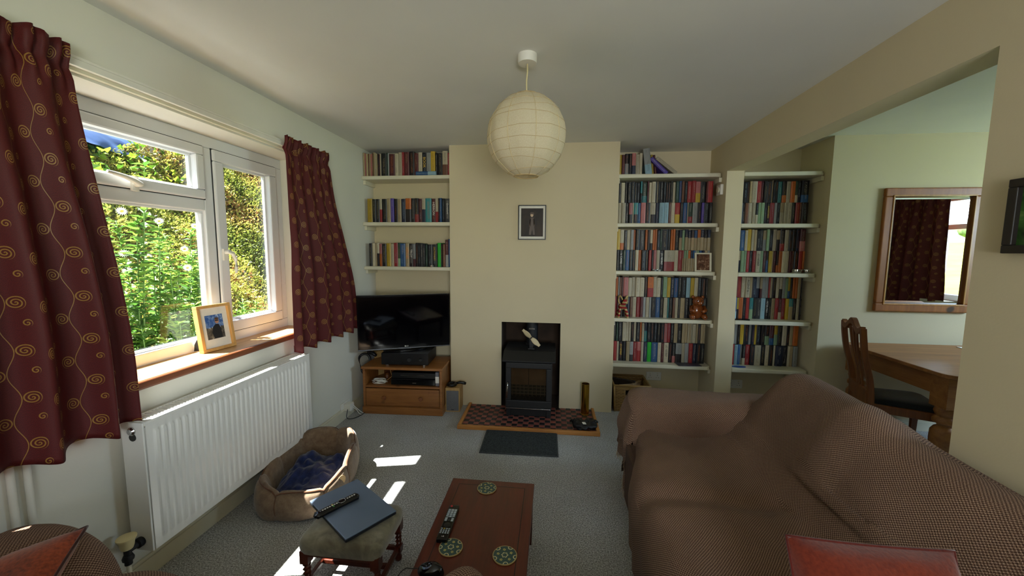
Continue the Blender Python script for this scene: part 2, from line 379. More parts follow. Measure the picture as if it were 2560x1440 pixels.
# ------------------------------------------------------------------ patterned curtain cloth
def curtain_mat():
    b = NB('red_curtain_with_gold_spirals'); uv = b.sep(b.coord('UV')); u, v = uv[0], uv[1]
    PX, PZ = 0.150, 0.160
    col = b.math('FLOOR', b.math('DIVIDE', u, PX))
    uc = b.math('SUBTRACT', b.math('SUBTRACT', u, b.math('MULTIPLY', col, PX)), PX/2)
    vs = b.math('ADD', v, b.math('MULTIPLY', b.math('MODULO', col, 2.0), 0.06))
    vine = b.math('ABSOLUTE', b.math('SUBTRACT', uc, b.math('MULTIPLY', b.math('SINE', b.math('MULTIPLY', vs, 2*PI/PZ)), 0.011)))
    vm = b.math('LESS_THAN', vine, 0.0011)
    row = b.math('FLOOR', b.math('DIVIDE', vs, PZ)); vr = b.math('SUBTRACT', vs, b.math('MULTIPLY', row, PZ))
    def spiral(cx, cz, sgn, R):
        dx = b.math('MULTIPLY', b.math('SUBTRACT', uc, cx), sgn); dz = b.math('SUBTRACT', vr, cz)
        r = b.math('SQRT', b.math('ADD', b.math('MULTIPLY', dx, dx), b.math('MULTIPLY', dz, dz)))
        th = b.math('DIVIDE', b.math('ARCTAN2', dz, dx), 2*PI)
        pitch_ = 0.0088
        fr = b.math('FRACT', b.math('SUBTRACT', b.math('DIVIDE', r, pitch_), th))
        ln = b.math('LESS_THAN', b.math('ABSOLUTE', b.math('SUBTRACT', fr, 0.5)), 0.20)
        return b.math('MULTIPLY', ln, b.math('LESS_THAN', r, R))
    s1 = spiral(0.033, 0.040, 1.0, 0.0225); s2 = spiral(-0.033, 0.120, -1.0, 0.0225); s3 = spiral(0.050, 0.108, 1.0, 0.013)
    mask = b.math('MAXIMUM', b.math('MAXIMUM', vm, s1), b.math('MAXIMUM', s2, s3))
    wv = b.noise(900, 1, b.mapping(b.coord('UV'), (1, 0.35, 1)))
    cloth = b.ramp(wv, [(0.3, srgb('#390a0a')), (0.7, srgb('#5a1513'))])
    b.set(b.mix(mask, cloth, srgb('#8d672e')), b.mix(mask, (0.62, 0.62, 0.62, 1), (0.4, 0.4, 0.4, 1)), spec=0.3)
    b.bump(b.math('ADD', b.math('MULTIPLY', mask, 0.6), b.math('MULTIPLY', wv, 0.25)), 0.25, 0.003)
    # a little light glows through the woven cloth
    tr = b.n('ShaderNodeBsdfTranslucent'); tr.inputs[0].default_value = srgb('#8c2a1c')
    mx = b.n('ShaderNodeMixShader'); mx.inputs[0].default_value = 0.035
    b.t.links.new(b.p.outputs[0], mx.inputs[1]); b.t.links.new(tr.outputs[0], mx.inputs[2]); b.t.links.new(mx.outputs[0], b.out.inputs[0])
    return b.m
M['curtain'] = curtain_mat()
M['lining'] = plain('curtain_heading_tape', '#6a2029', 0.8)
def curtain(name, label, yt0, yt1, yb0, yb1, xb, zt, zb, npl, cloth, amp=0.05, seed=0, group=None, axis='y', room=1):
    root = empty(name, ((xb, (yt0+yt1)/2, zb) if axis == 'y' else ((yt0+yt1)/2, xb, zb)))
    tag(root, label, 'curtain', group)
    rnd = random.Random(seed); ph = [rnd.uniform(-0.6, 0.6) for _ in range(npl+2)]
    rx = root.location
    def fn(u, v):
        w_ = smoothstep(0.04, 0.9, v)
        y = (yt0+(yt1-yt0)*u)*(1-w_) + (yb0+(yb1-yb0)*u)*w_
        k = u*npl; i = int(k); wob = ph[i]*(1-(k-i)) + ph[i+1]*(k-i)
        big = math.sin(2*PI*k + wob*v)
        a = amp*(0.35+0.65*smoothstep(0.05, 0.6, v))
        gather = math.sin(2*PI*k*3+0.4*big)*0.012*(1-smoothstep(0.05, 0.16, v))
        nip = -0.016*math.exp(-((v-0.055)/0.018)**2)
        x = (0.5+0.5*big)*a + gather + nip + 0.006*noise.noise(Vector((u*9, v*5, seed)))
        if v < 0.055: x += 0.004*math.sin(u*npl*40)
        z = zt + (zb-zt)*v + (0.008*math.sin(2*PI*k*1.5) if v == 0 else 0) - (0.012*big if v > 0.97 else 0)
        y += 0.012*math.cos(2*PI*k+wob)*v*(1 if npl else 0)
        P_ = (xb + x*room, y, z) if axis == 'y' else (y, xb + x*room, z)
        return Vector(P_)-Vector(rx), (u*cloth, (zt-z)+0.05*seed)
    grid('cloth', fn, npl*26, 70, M['curtain'], root, thick=0.003)
    def tape(u, v):
        p, q = fn(u, 0.045+0.012*v); return p + (Vector((-0.006*room, 0, 0)) if axis == 'y' else Vector((0, -0.006*room, 0))), q
    grid('heading_tape', tape, npl*12, 1, M['lining'], root)
    def hem(u, v):
        p, q = fn(u, 0.965+0.035*v); return p + (Vector((-0.004*room, 0, 0)) if axis == 'y' else Vector((0, -0.004*room, 0))), q
    grid('hem', hem, npl*12, 2, M['curtain'], root)
    return root
curtain('curtain', 'red curtain with gold spirals hanging between window and television alcove', 2.395, 2.90, 2.37, 3.20, -1.770, 2.235, 0.79, 5, 1.25, 0.06, 1, 'garden window curtains')
curtain('curtain', 'red curtain with gold spirals at the near end of the garden window', 0.36, 1.275, 0.26, 1.365, -1.765, 2.23, 0.765, 7, 1.85, 0.085, 5, 'garden window curtains')

# ------------------------------------------------------------------ radiator
rad = empty('radiator', (-1.74, 1.895, 0.2)); tag(rad, 'long white ribbed panel radiator under the garden window', 'radiator')
Y0, Y1, Z0, Z1 = -0.54, 0.54, 0.0, 0.57
NF = 32; pt = (Y1-Y0-0.05)/NF
def flute(y):
    t = ((y-(Y0+0.025))/pt) % 1.0
    return 0.007*(smoothstep(0.12, 0.3, t)-smoothstep(0.7, 0.88, t)) if Y0+0.025 < y < Y1-0.025 else 0.0
zs = [0.0, 0.004, 0.036, 0.044, 0.052, 0.30, 0.518, 0.526, 0.534, 0.566, 0.57]
za = [0, 0, 0, 0.4, 1, 1, 1, 0.4, 0, 0, 0]
ys = [Y0] + [Y0+0.025+pt*(k+f)/1.0 for k in range(NF) for f in (0.0, 0.1, 0.2, 0.3, 0.5, 0.7, 0.8, 0.9)] + [Y1-0.025, Y1]
vs = [(0.055 + flute(y)*a - (0.004 if zi in (0, len(zs)-1) else 0), y, z) for zi, (z, a) in enumerate(zip(zs, za)) for y in ys]
n_ = len(ys); fs = [(j*n_+i, j*n_+i+1, (j+1)*n_+i+1, (j+1)*n_+i) for j in range(len(zs)-1) for i in range(n_-1)]
mb = MB(); mb.add(vs, fs); mb.build('front_panel', M['radwhite'], rad, auto=40)
MB().box(-0.05, 0.05, Y0, Y1, 0.01, 0.55).build('core', M['radwhite'], rad)
for s_ in (-1, 1):
    MB().box(-0.052, 0.051, s_*0.5445-0.004, s_*0.5445+0.004, 0.0, 0.572).build('side_panel', M['radwhite'], rad, bevel=0.003)
b = MB(); b.box(-0.052, -0.042, Y0, Y1, 0.56, 0.574); b.box(0.042, 0.053, Y0, Y1, 0.56, 0.574)
for k in range(72): y = Y0+0.01+k*(Y1-Y0-0.02)/71; b.box(-0.042, 0.042, y-0.0035, y+0.0035, 0.562, 0.573)
b.build('top_grille', M['radwhite'], rad)
RX = Matrix.Rotation(PI/2, 4, 'X')
MB().lathe([(0.018, 0), (0.018, 0.006), (0.012, 0.012), (0.012, 0.0)], 16, M=Matrix.Translation((0.0, -0.547, 0.535)) @ RX).build('bleed_plug', M['chrome'], rad, auto=40)
MB().lathe([(0.016, 0), (0.016, 0.004)], 16, M=Matrix.Translation((0.002, -0.547, 0.508)) @ RX).build('blanking_plug', M['black'], rad)
vl = MB(); vl.tube([(0.0, -0.545, 0.045), (0.0, -0.60, 0.045), (0.0, -0.605, 0.05)], 0.014, 10); vl.lathe([(0.019, 0), (0.021, 0.005), (0.021, 0.02), (0.015, 0.024)], 16, M=Matrix.Translation((0, -0.548, 0.045)) @ RX)
vl.tube([(0, -0.605, -0.015), (0, -0.605, 0.06)], 0.013, 12); vl.lathe([(0.019, 0), (0.02, 0.01), (0.015, 0.022)], 14, M=Matrix.Translation((0, -0.605, 0.005)))
vl.build('valve_body', M['castiron'], rad, auto=40)
MB().lathe([(0.019, 0), (0.023, 0.012), (0.026, 0.034), (0.033, 0.045), (0.033, 0.05), (0.028, 0.052)], 20, M=Matrix.Translation((0, -0.605, 0.055))).build('valve_knob', M['beigeplastic'], rad, auto=40)
MB().tube([(0, -0.605, -0.2), (0, -0.605, 0.0)], 0.0085, 10).build('feed_pipe', M['gloss'], rad, smooth=True)
MB().tube([(0, 0.60, -0.2), (0, 0.60, 0.045), (0, 0.55, 0.045)], 0.009, 10).lathe([(0.014, 0), (0.017, 0.02), (0.017, 0.075), (0.012, 0.085)], 14, M=Matrix.Translation((0, 0.60, 0.05))).build('return_valve', M['whiteplastic'], rad, auto=40)
for s_ in (-0.3, 0.3): MB().box(-0.09, -0.05, s_-0.02, s_+0.02, 0.08, 0.5).build('wall_bracket', M['radwhite'], rad)
# painted pipes climbing the wall beside the near curtain
pp = empty('heating_pipe', (-1.815, 1.03, 0.0)); tag(pp, 'pair of painted heating pipes climbing the wall below the near curtain', 'pipes')
for y in (0.0, 0.042): MB().tube([(0.0, y, 0.0), (0.0, y, 1.2)], 0.0105, 10).build('pipe', M['wallL'], pp, smooth=True)
for z in (0.35, 0.9): MB().box(-0.015, 0.004, -0.012, 0.055, z-0.008, z+0.008).build('pipe_clip', M['whiteplastic'], pp, bevel=0.003)
# ------------------------------------------------------------------ shelves
ORD = ['first','second','third','fourth','fifth','sixth','seventh','eighth','ninth','tenth','eleventh','twelfth','thirteenth','fourteenth','fifteenth','sixteenth','seventeenth','eighteenth','nineteenth','twentieth']
def ordn(i):
    if i < 20: return ORD[i]
    t = {2: 'twenty', 3: 'thirty', 4: 'forty'}[(i+1)//10]
    return {2: 'twentieth', 3: 'thirtieth', 4: 'fortieth'}[(i+1)//10] if (i+1) % 10 == 0 else t+'-'+ORD[(i+1) % 10 - 1]
def shelf(x0, x1, y0, y1, zt, label, sides, group):
    cx = (x0+x1)/2; r = empty('wall_shelf', (cx, y1, zt-0.034)); tag(r, label, 'shelf', group)
    poly = [(x0-cx, 0), (x0-cx, y0-y1)]
    if 'R' in sides:
        for k in range(7):
            a = PI/2*k/6; poly.append((x1-cx-0.04+0.04*math.sin(a), y0-y1+0.04-0.04*math.cos(a)))
    else: poly.append((x1-cx, y0-y1))
    poly.append((x1-cx, 0))
    MB().prism(poly, 0, 0.034).build('board', M['gloss'], r, bevel=0.008, seg=3)
    for s_ in sides:
        if s_ == 'L': q = (x0-cx, x0-cx+0.022)
        else: q = (x1-cx-0.012, x1-cx+0.012)
        MB().box(q[0], q[1], y0-y1+0.035, 0, -0.04, 0).build('batten', M['gloss'], r, bevel=0.003)
    return r
LZ = [2.19, 1.758, 1.336]; A1Z = [2.187, 1.753, 1.32, 0.88, 0.45]; A2Z = [2.18, 1.745, 1.32, 0.895, 0.46]
nm = ['top', 'middle', 'bottom']
for z, n_ in zip(LZ, nm): shelf(WX, -0.974, 3.525, 3.765, z, n_+' white painted bookshelf in the alcove above the television', 'L', 'alcove shelves above the television')
for i, z in enumerate(A1Z): shelf(0.559, 1.447, 3.59, 3.90, z, ORD[i]+' white shelf down between the chimney breast and the pillar', 'LR', 'alcove shelves beside the stove')
for i, z in enumerate(A2Z): shelf(1.602, 2.242, 3.53, 3.90, z, ORD[i]+' white shelf down between the pillar and the dining wall', 'R', 'alcove shelves by the dining room')

# ------------------------------------------------------------------ books
PAL = {'k': ('#0f0f12', 'black'), 'K': ('#1c1412', 'dark brown'), 'n': ('#1b2338', 'navy'), 'w': ('#b3a98f', 'cream'), 'e': ('#a4926f', 'beige'),
       's': ('#8e908d', 'pale grey'), 'S': ('#2c2d2e', 'dark grey'), 'r': ('#8e2424', 'red'), 'd': ('#4d1a1e', 'maroon'), 'P': ('#b06a66', 'pink'),
       'o': ('#b55f20', 'orange'), 'y': ('#b8992a', 'yellow'), 'b': ('#27507c', 'blue'), 'c': ('#88a9b5', 'pale blue'), 't': ('#2f7a7c', 'teal'),
       'g': ('#2f7a3c', 'green'), 'G': ('#1f3a2a', 'dark green'), 'l': ('#1fae2a', 'bright green'), 'm': ('#86a27c', 'sage green'), 'v': ('#4b3a8c', 'purple'), 'B': ('#6b4632', 'brown')}
LIGHT = set('weslcmoyP')
def book_mat():
    b = NB('printed_book_cover'); at = b.n('ShaderNodeAttribute', attribute_name='Col'); tx = b.n('ShaderNodeAttribute', attribute_name='Txt')
    uv = b.sep(b.coord('UV')); u, v = uv[0], uv[1]
    vec = b.n('ShaderNodeCombineXYZ'); b.put(vec.inputs[0], b.math('MULTIPLY', u, 1.2)); b.put(vec.inputs[1], b.math('MULTIPLY', v, 13.0))
    n1 = b.n('ShaderNodeTexNoise'); n1.inputs['Scale'].default_value = 5.0; n1.inputs['Detail'].default_value = 1.0; b.put(n1.inputs['Vector'], vec.outputs[0])
    n2 = b.noise(2.2, 0, b.coord('UV'))
    msk = b.math('GREATER_THAN', n1.outputs['Fac'], 0.52)
    msk = b.math('MULTIPLY', msk, b.math('LESS_THAN', b.math('ABSOLUTE', b.math('SUBTRACT', b.math('FRACT', u), 0.5)), 0.20))
    msk = b.math('MULTIPLY', msk, b.math('GREATER_THAN', n2, 0.44))
    fv = b.math('FRACT', v)
    msk = b.math('MULTIPLY', msk, b.math('MULTIPLY', b.math('GREATER_THAN', fv, 0.14), b.math('LESS_THAN', fv, 0.93)))
    msk = b.math('MULTIPLY', msk, tx.outputs['Alpha'])
    b.set(b.mix(b.math('MULTIPLY', msk, 0.42), at.outputs['Color'], tx.outputs['Color']), 0.45)
    return b.m
M['book'] = book_mat()
M['gold_ink'] = plain('yellow_ink', '#d8b13a', 0.5); M['white_ink'] = plain('white_ink', '#dedad0', 0.5)
M['dark_ink'] = plain('dark_ink', '#1a1a1c', 0.5); M['red_ink'] = plain('red_ink', '#b3302c', 0.5); M['orange_ink'] = plain('orange_ink', '#d8803a', 0.5)
INK = {'w': 'white_ink', 'y': 'gold_ink', 'k': 'dark_ink', 'r': 'red_ink', 'o': 'orange_ink'}
def book_geo(w_, h, d, c1, c2, seed, split=0.45):
    """vertices, faces, colours (per face), text colours, uv (per face) of one standing book, spine towards -y"""
    g = 0.0018; x = w_/2; rr = min(0.004, w_*0.22)
    prof = [(-x, d), (-x, rr), (-x*0.55, 0), (x*0.55, 0), (x, rr), (x, d)]
    V = []; F = []; Cc = []; T = []; U = []
    zz = [0, h*split, h]
    for z in zz: V += [(px, py, z) for px, py in prof]
    jit = random.Random(seed); k = jit.uniform(0.7, 1.12)
    dim = lambda c: tuple(min(1, a*k) for a in srgb(PAL[c][0])[:3])
    top, bot = dim(c1), dim(c2); page = srgb('#c6b898')[:3]
    lt = c1 in LIGHT; tcol = srgb('#2a211c')[:3] if lt else srgb(jit.choice(['#bdb7a8', '#a8966a', '#bdb7a8', '#b5662f', '#8ea2ac']))[:3]
    off = jit.randint(0, 40)
    for r_ in range(2):
        for i in range(5):
            F.append((r_*6+i, r_*6+i+1, r_*6+6+i+1, r_*6+6+i)); Cc.append(bot if r_ == 0 else top)
            sp = 1 <= i <= 3; T.append(tcol + (1.0 if sp else 0.0,))
            ua, ub = [(0, 0.01), (0.0, 0.2), (0.2, 0.8), (0.8, 1.0), (0.99, 1)][i]
            va, vb = (0, split) if r_ == 0 else (split, 1)
            U.append([(ua+off, va+off*3.0), (ub*0.999+off, va+off*3.0), (ub*0.999+off, vb*0.999+off*3.0), (ua+off, vb*0.999+off*3.0)])
    # rim of the boards, then the page block a little below it
    b0 = len(V); V += [(-x+g, d, h), (-x+g, rr+g, h), (x-g, rr+g, h), (x-g, d, h)]
    for q in ((12, 13, b0+1, b0), (13, 14, 15, 16, b0+2, b0+1), (16, 17, b0+3, b0+2)): F.append(q); Cc.append(top); T.append((0, 0, 0, 0)); U.append([(0, 0)]*len(q))
    hp = h-0.004; b1 = len(V); V += [(-x+g, d-0.003, hp), (-x+g, rr+g, hp), (x-g, rr+g, hp), (x-g, d-0.003, hp), (-x+g, d-0.003, 0.003), (x-g, d-0.003, 0.003)]
    for q in ((b1, b1+1, b1+2, b1+3), (b1, b1+3, b1+5, b1+4)): F.append(q); Cc.append(page); T.append((0, 0, 0, 0)); U.append([(0, 0)]*4)
    F.append((0, 5, 4, 3, 2, 1)); Cc.append(bot); T.append((0, 0, 0, 0)); U.append([(0, 0)]*6)
    return V, F, Cc, T, U
def book_mesh(name, parts):
    V = []; F = []; Cc = []; T = []; U = []
    for (v, f, c, t, u), Mx in parts:
        b_ = len(V); V += [tuple(Mx @ Vector(p)) for p in v]; F += [tuple(i+b_ for i in q) for q in f]; Cc += c; T += t; U += u
    me = bpy.data.meshes.new(name); me.from_pydata(V, [], F); me.materials.append(M['book'])
    ca = me.color_attributes.new('Col', 'FLOAT_COLOR', 'CORNER'); ta = me.color_attributes.new('Txt', 'FLOAT_COLOR', 'CORNER'); ul = me.uv_layers.new(name='UVMap')
    cc = []; tt = []; uu = []
    for f, c, t, u in zip(F, Cc, T, U):
        for i in range(len(f)): cc += [c[0], c[1], c[2], 1.0]; tt += list(t); uu += list(u[i])
    ca.data.foreach_set('color', cc); ta.data.foreach_set('color', tt); ul.data.foreach_set('uv', uu)
    return me
BOOKS = []   # dicts collected first; the 300 largest in view become things of their own
def row(tokens, x0, x1, z, yf, hmin, hmax, where, anchor, group, depth=0.125, seed=0):
    toks = tokens.split(); rnd = random.Random(seed); ws = []
    for t in toks:
        body = t.split(':')[0]; num = ''.join(ch for ch in body if ch.isdigit() or ch == '.'); ws.append(float(num))
    k = (x1-x0)/sum(ws); x = x0
    for i, (t, w_) in enumerate(zip(toks, ws)):
        body, *tt = t.split(':'); cs = ''.join(ch for ch in body if ch.isalpha()); c1 = cs[0]; c2 = cs[1] if len(cs) > 1 else cs[0]
        wd = w_*k
        BOOKS.append(dict(x=x+wd/2, z=z, y=yf+rnd.uniform(-0.004, 0.008), w=wd-0.0012, h=rnd.uniform(hmin, hmax), d=depth+rnd.uniform(-0.01, 0.01), c1=c1, c2=c2,
            title=tt[0].replace('_', ' ') if tt else None, ink=tt[1] if len(tt) > 1 else 'w', i=i, where=where, anchor=anchor, group=group, tilt=0.0,
            split=0.62 if c2 == 'e' else rnd.choice([0.34, 0.45, 0.55])))
        x += wd
gL, g1, g2 = 'books above the television', 'books between the chimney breast and the pillar', 'books between the pillar and the dining wall'
row('e4 P3 e5 B3 e4 P4 B3 e4 w3 e4 K3 d3 w3 k14 G3 s4 d15 w9 w9 r6 d13 K13 d10 w10 k11:BOOK:y s11 y11 k6 k12 wB13 r6', -1.825, -0.978, LZ[0], 3.56, 0.205, 0.225, 'on the top shelf above the television', 'the window wall', gL, 0.15, 1)
row('y14 k10 k10 wr6 k13 e10 v9 k10 e10 n11 oK15 k9 kr10 d9 wn9 t16 d10:HERRON:w wr7 k4 b6 k7 S15:Quotations:w', -1.80, -0.978, LZ[1], 3.56, 0.218, 0.226, 'on the middle shelf above the television', 'the window wall', gL, 0.15, 2)
row('k8 w8 e5 wK6 Po8 k12 y12 w8 r11 Gm7 b14 e10:HEROES:o K10:TROY:w sd7 k7 k6 S7 k6 G6 k13 k11:DICTIONARY:y K3 l9 k5 B7 ds8 b6', -1.79, -0.978, LZ[2], 3.56, 0.213, 0.228, 'on the bottom shelf above the television', 'the window wall', gL, 0.15, 3)
BOOKS[-1]['h'] = 0.265; BOOKS[-2]['h'] = 0.258
UP = 'upper row of the '; LO = 'lower row of the '
row('y8 d7 Ks8 k6 Pn8 w8 w6', 0.565, 0.785, A1Z[0], 3.67, 0.185, 0.20, 'on the top shelf', 'the chimney breast', g1, 0.13, 4)
def two(iz, zl, anchor, group, up_, lo_, x0, x1, yf, seed):
    n_ = ['', 'second shelf', 'third shelf', 'fourth shelf', 'fifth shelf'][iz]
    row(lo_, x0, x1, zl, yf, 0.189, 0.1915, LO+n_, anchor, group, 0.125, seed)
    row(up_, x0, x1, zl+0.1925, yf+0.008, 0.180, 0.193, UP+n_, anchor, group, 0.125, seed+50)
cb, pl = 'the chimney breast', 'the pillar'
two(1, A1Z[1], cb, g1, 'k6 S5 w9 k6 k8 k8 k6 k8 tk4 Gt12 d4 w6 w9 S4 w2 k4 k8 k6 k5 S5 k6 w6 G8 b6 B6 k7 r10 r9 Py11 k12 d4 r12',
    'w6 w7 w9 k8 Pk8 w3 tk10 b6 P11 K10 w2 wK11 n8 c11 c10 B6 w9 ry11 k7 b9 w2 Gr10 s11 k9 v6 k11 k7', 0.565, 1.418, 3.68, 10)
two(2, A1Z[2], cb, g1, 'y5 y7 wo9 K7 w8 s7 o5 k9 S13 o5 k6 wk6 o5 o5 k7 G5 k13 k6 o5 o5 k9 ne7 m6 ne7 ne7 Se7 be7 oe7 ne8 Ke7 ne7',
    'k6 k6 k9:le_CARRÉ:w G7 b9 k8 k7 w8 o7 k10 k8 r7 k5 P7 w8 k11:JO_NESBØ:w wr25 w9 r10 Pe4 me5 me5 oe6 ne6 be5 se4 me6 be6 ne6 e7 s6', 0.565, 1.418, 3.68, 11)
two(3, A1Z[3], cb, g1, 's6 o5 s4 B4 d4 P11 w8 w9 w9 w11 K7 or13 w8 w9 K5 m9 y8 n8 b9 k8 k10 c9 y8 w8 S8 k9 K5',
    'r8 d8 K6 k8 n6 B6 w8 r8 d6 s6 w7 s4 k10 b9 K7 w8 t3 k8 B5 w6 S5 e9 k8 k8 w4 d14 k12', 0.565, 1.42, 3.68, 12)
two(4, A1Z[4], cb, g1, 'S5 k6 G5 k11 w9 w7 w6 k7 w6 k9 o5 w6 nt8 k8 k9 k8 k8 k9 P8 r8 k8 e9 k11 e8 e6 w3 e5 w4 w8 e5 S7 e6 e5',
    'k5 r8 w5 k10:JO_NESBØ:y k8 e8 sS9 r10 Pr9 w6 n9 l10 b15 w8 d7 w11:JO_NESBØ:k k9 kP8 sK14 w8 s9 r9 n9 k10 k9', 0.565, 1.42, 3.68, 13)
two(1, A2Z[1], pl, g2, 'd3 n7 k5 S5 k8 S6 e6 w12 r11 d6 k8 K12 e3 k5 k8 t10 Ko10 w10 o11 Gw7 K8 kb18',
    'y5 m4 k12 k6 B10 w10 w9 kw7 m8 m9 K8 k8:GHOSTMAN:y r12 s7 k9 ew11 w10 w11 k9 r12 B5 K17', 1.606, 2.205, 3.66, 14)
two(2, A2Z[2], pl, g2, 'K4 e8 km8 b11 w7 y11 w7 e7 k9 S8 es9 m7 K10 w10 eK9 Kr12 w10 S10 k11 n8 dP14',
    'b16 wn7 m8 m7 r8 k9 r9 w11:JO_NESBØ:k m8 d8 Kb7 y9 e4 d8 ko6 o9 w10 w9 d8 B5 k12 r10 o5', 1.606, 2.21, 3.66, 15)
two(3, A2Z[3], pl, g2, 'e3 K3 ym9 d6 r12 w7 w5 w12:AGENT_6:k e7 n12 sn10 ed6 s10 s9 r5 w7 K10 w9 wK8 s8 m8 yb7 K6 o7 o7 e8 K4',
    'n7 bc14 yK7 o12 k9 r10 tm11 k11 S11 c13 k9:PETER_MAY:w k8 e11 r10 dw9 r11 y9 te12 K10 w8 K5', 1.606, 2.215, 3.66, 16)
two(4, A2Z[4], pl, g2, 'n10 w10 s9 K6 y10 k14 s8 n7 y7 k12 k2 K9 Km12 db13 ym9 k12 w12 K9 e9 o14',
    'k11:PETER_MAY:w r12 c10 b8 s6 kw9 r15 S13 w18 k14 w12 k12 w7 n20 k15 w6 e10 s13', 1.606, 2.22, 3.66, 17)
def nearness(b_): return b_['w']*b_['h']/(b_['x']**2+b_['y']**2+(b_['z']-1.5)**2)*(3 if b_['title'] else 1)
order = sorted(range(len(BOOKS)), key=lambda i: -nearness(BOOKS[i])); keep = set(order[:288])
rest = []
for i, b_ in enumerate(BOOKS):
    geo = book_geo(b_['w'], b_['h'], b_['d'], b_['c1'], b_['c2'], i, b_['split'])
    Mx = Matrix.Translation((b_['x'], b_['y'], b_['z']+0.0004))
    if i not in keep: rest.append((geo, Mx)); continue
    me = book_mesh('book', [(geo, Matrix.Identity(4))]); o = bpy.data.objects.new('book', me); link(o); o.matrix_world = Mx
    cn = PAL[b_['c1']][1]; two_ = '' if b_['c1'] == b_['c2'] else ' and '+PAL[b_['c2']][1]
    wh = b_['where'] if b_['where'].startswith('on') else 'in the '+b_['where']
    lb_ = f"{cn}{two_} book, {ordn(b_['i'])} from {b_['anchor']} {wh}"
    if len(lb_.split()) > 16: lb_ = lb_.replace('from the ', 'from ').replace('of the ', 'of ').replace('in the ', 'in ').replace('on the ', 'on ')
    tag(o, lb_, 'book', b_['group'])
    if b_['title']:
        s_ = b_['title']; L = b_['h']*0.62; size = min(b_['w']*0.85, L/(0.62*len(s_)))
        text('title', s_, size, (0, -0.0006, b_['h']*0.58), (PI/2, PI/2, 0), M[INK[b_['ink']]], o)
me = book_mesh('slim_books', rest); o = bpy.data.objects.new('slim_books', me); link(o)
tag(o, 'slimmer books filling the gaps along the alcove shelves', 'books', kind='stuff')
# books that lie or lean
def loose(name, label, w_, h, d, c1, c2, Mx, group, title=None, ink='w'):
    me = book_mesh(name, [(book_geo(w_, h, d, c1, c2, hash(label) % 97, 0.4), Matrix.Identity(4))]); o = bpy.data.objects.new(name, me); link(o); o.matrix_world = Mx
    tag(o, label, 'book', group)
    if title: text('title', title, min(w_*0.8, h*0.62/(0.62*len(title))), (0, -0.0006, h*0.55), (PI/2, PI/2, 0), M[INK[ink]], o)
    return o
RY = lambda a: Matrix.Rotation(a, 4, 'Y')
loose('book', 'tall pale blue and grey book tilted against cream paperbacks, top shelf', 0.058, 0.235, 0.15, 's', 'c', Matrix.Translation((0.842, 3.66, A1Z[0]+0.004)) @ RY(-0.13), g1)
loose('book', 'thin yellow book behind the tilted pale book, top shelf', 0.018, 0.19, 0.13, 'y', 'y', Matrix.Translation((0.888, 3.70, A1Z[0]+0.002)) @ RY(-0.10), g1)
loose('book', 'purple hardback slumped at an angle on the top shelf', 0.034, 0.20, 0.14, 'v', 'v', Matrix.Translation((1.000, 3.66, A1Z[0]+0.014)) @ RY(-0.80), g1)
loose('book', 'cream paperback leaning on the slumped purple hardback', 0.030, 0.225, 0.13, 'w', 'w', Matrix.Translation((1.082, 3.66, A1Z[0]+0.014)) @ RY(-0.90), g1)
loose('book', 'dark red book lying under the slumped purple hardback', 0.02, 0.19, 0.12, 'd', 'd', Matrix.Translation((0.915, 3.71, A1Z[0]+0.002)) @ RY(-0.12), g1)
loose('book', 'blue paperback lying flat in front of the top shelf books', 0.036, 0.195, 0.12, 'b', 'c', Matrix.Translation((-1.205, 3.535, LZ[0]+0.019)) @ RY(-PI/2) @ Matrix.Translation((0, 0, -0.1)), gL)
mag = MB().box(-0.105, 0.105, -0.07, 0.07, 0, 0.005).build('magazine', [plain('magazine_cover', '#3c3a45', 0.3, nscale=14, namt=0.3)], None, bevel=0.001)
mag.location = (1.26, 3.655, A1Z[4]); mag.rotation_euler = (0, 0, 0.06); tag(mag, 'dark glossy magazine lying flat on the lowest shelf beside the stove', 'magazine')
# ------------------------------------------------------------------ shelf ornaments
M['honeywood'] = wood('polished_carving_wood', '#5a2409', '#96501c', 2, 5, 0.18, coat=0.5)
def blob(mb, c, r, n=14, rot=None):
    cx, cy, cz = c; v = []; f = []; R_ = rot or Matrix.Identity(3)
    for j in range(n//2+1):
        a = PI*j/(n//2)
        for k in range(n):
            t = 2*PI*k/n; p = R_ @ Vector((r[0]*math.sin(a)*math.cos(t), r[1]*math.sin(a)*math.sin(t), r[2]*math.cos(a))); v.append((cx+p.x, cy+p.y, cz+p.z))
    for j in range(n//2):
        for k in range(n): f.append((j*n+k, (j+1)*n+k, (j+1)*n+(k+1) % n, j*n+(k+1) % n))
    mb.add(v, f)
bear = empty('carved_bear', (1.32, 3.645, A1Z[3])); tag(bear, 'glossy carved wooden bear sitting on the fourth shelf', 'ornament')
b = MB(); blob(b, (0, 0.01, 0.075), (0.062, 0.048, 0.075), 18); b.build('body', M['honeywood'], bear, smooth=True)
b = MB(); blob(b, (0, -0.008, 0.168), (0.05, 0.045, 0.047), 18); blob(b, (0, -0.05, 0.155), (0.023, 0.02, 0.019), 12); b.build('head', M['honeywood'], bear, smooth=True)
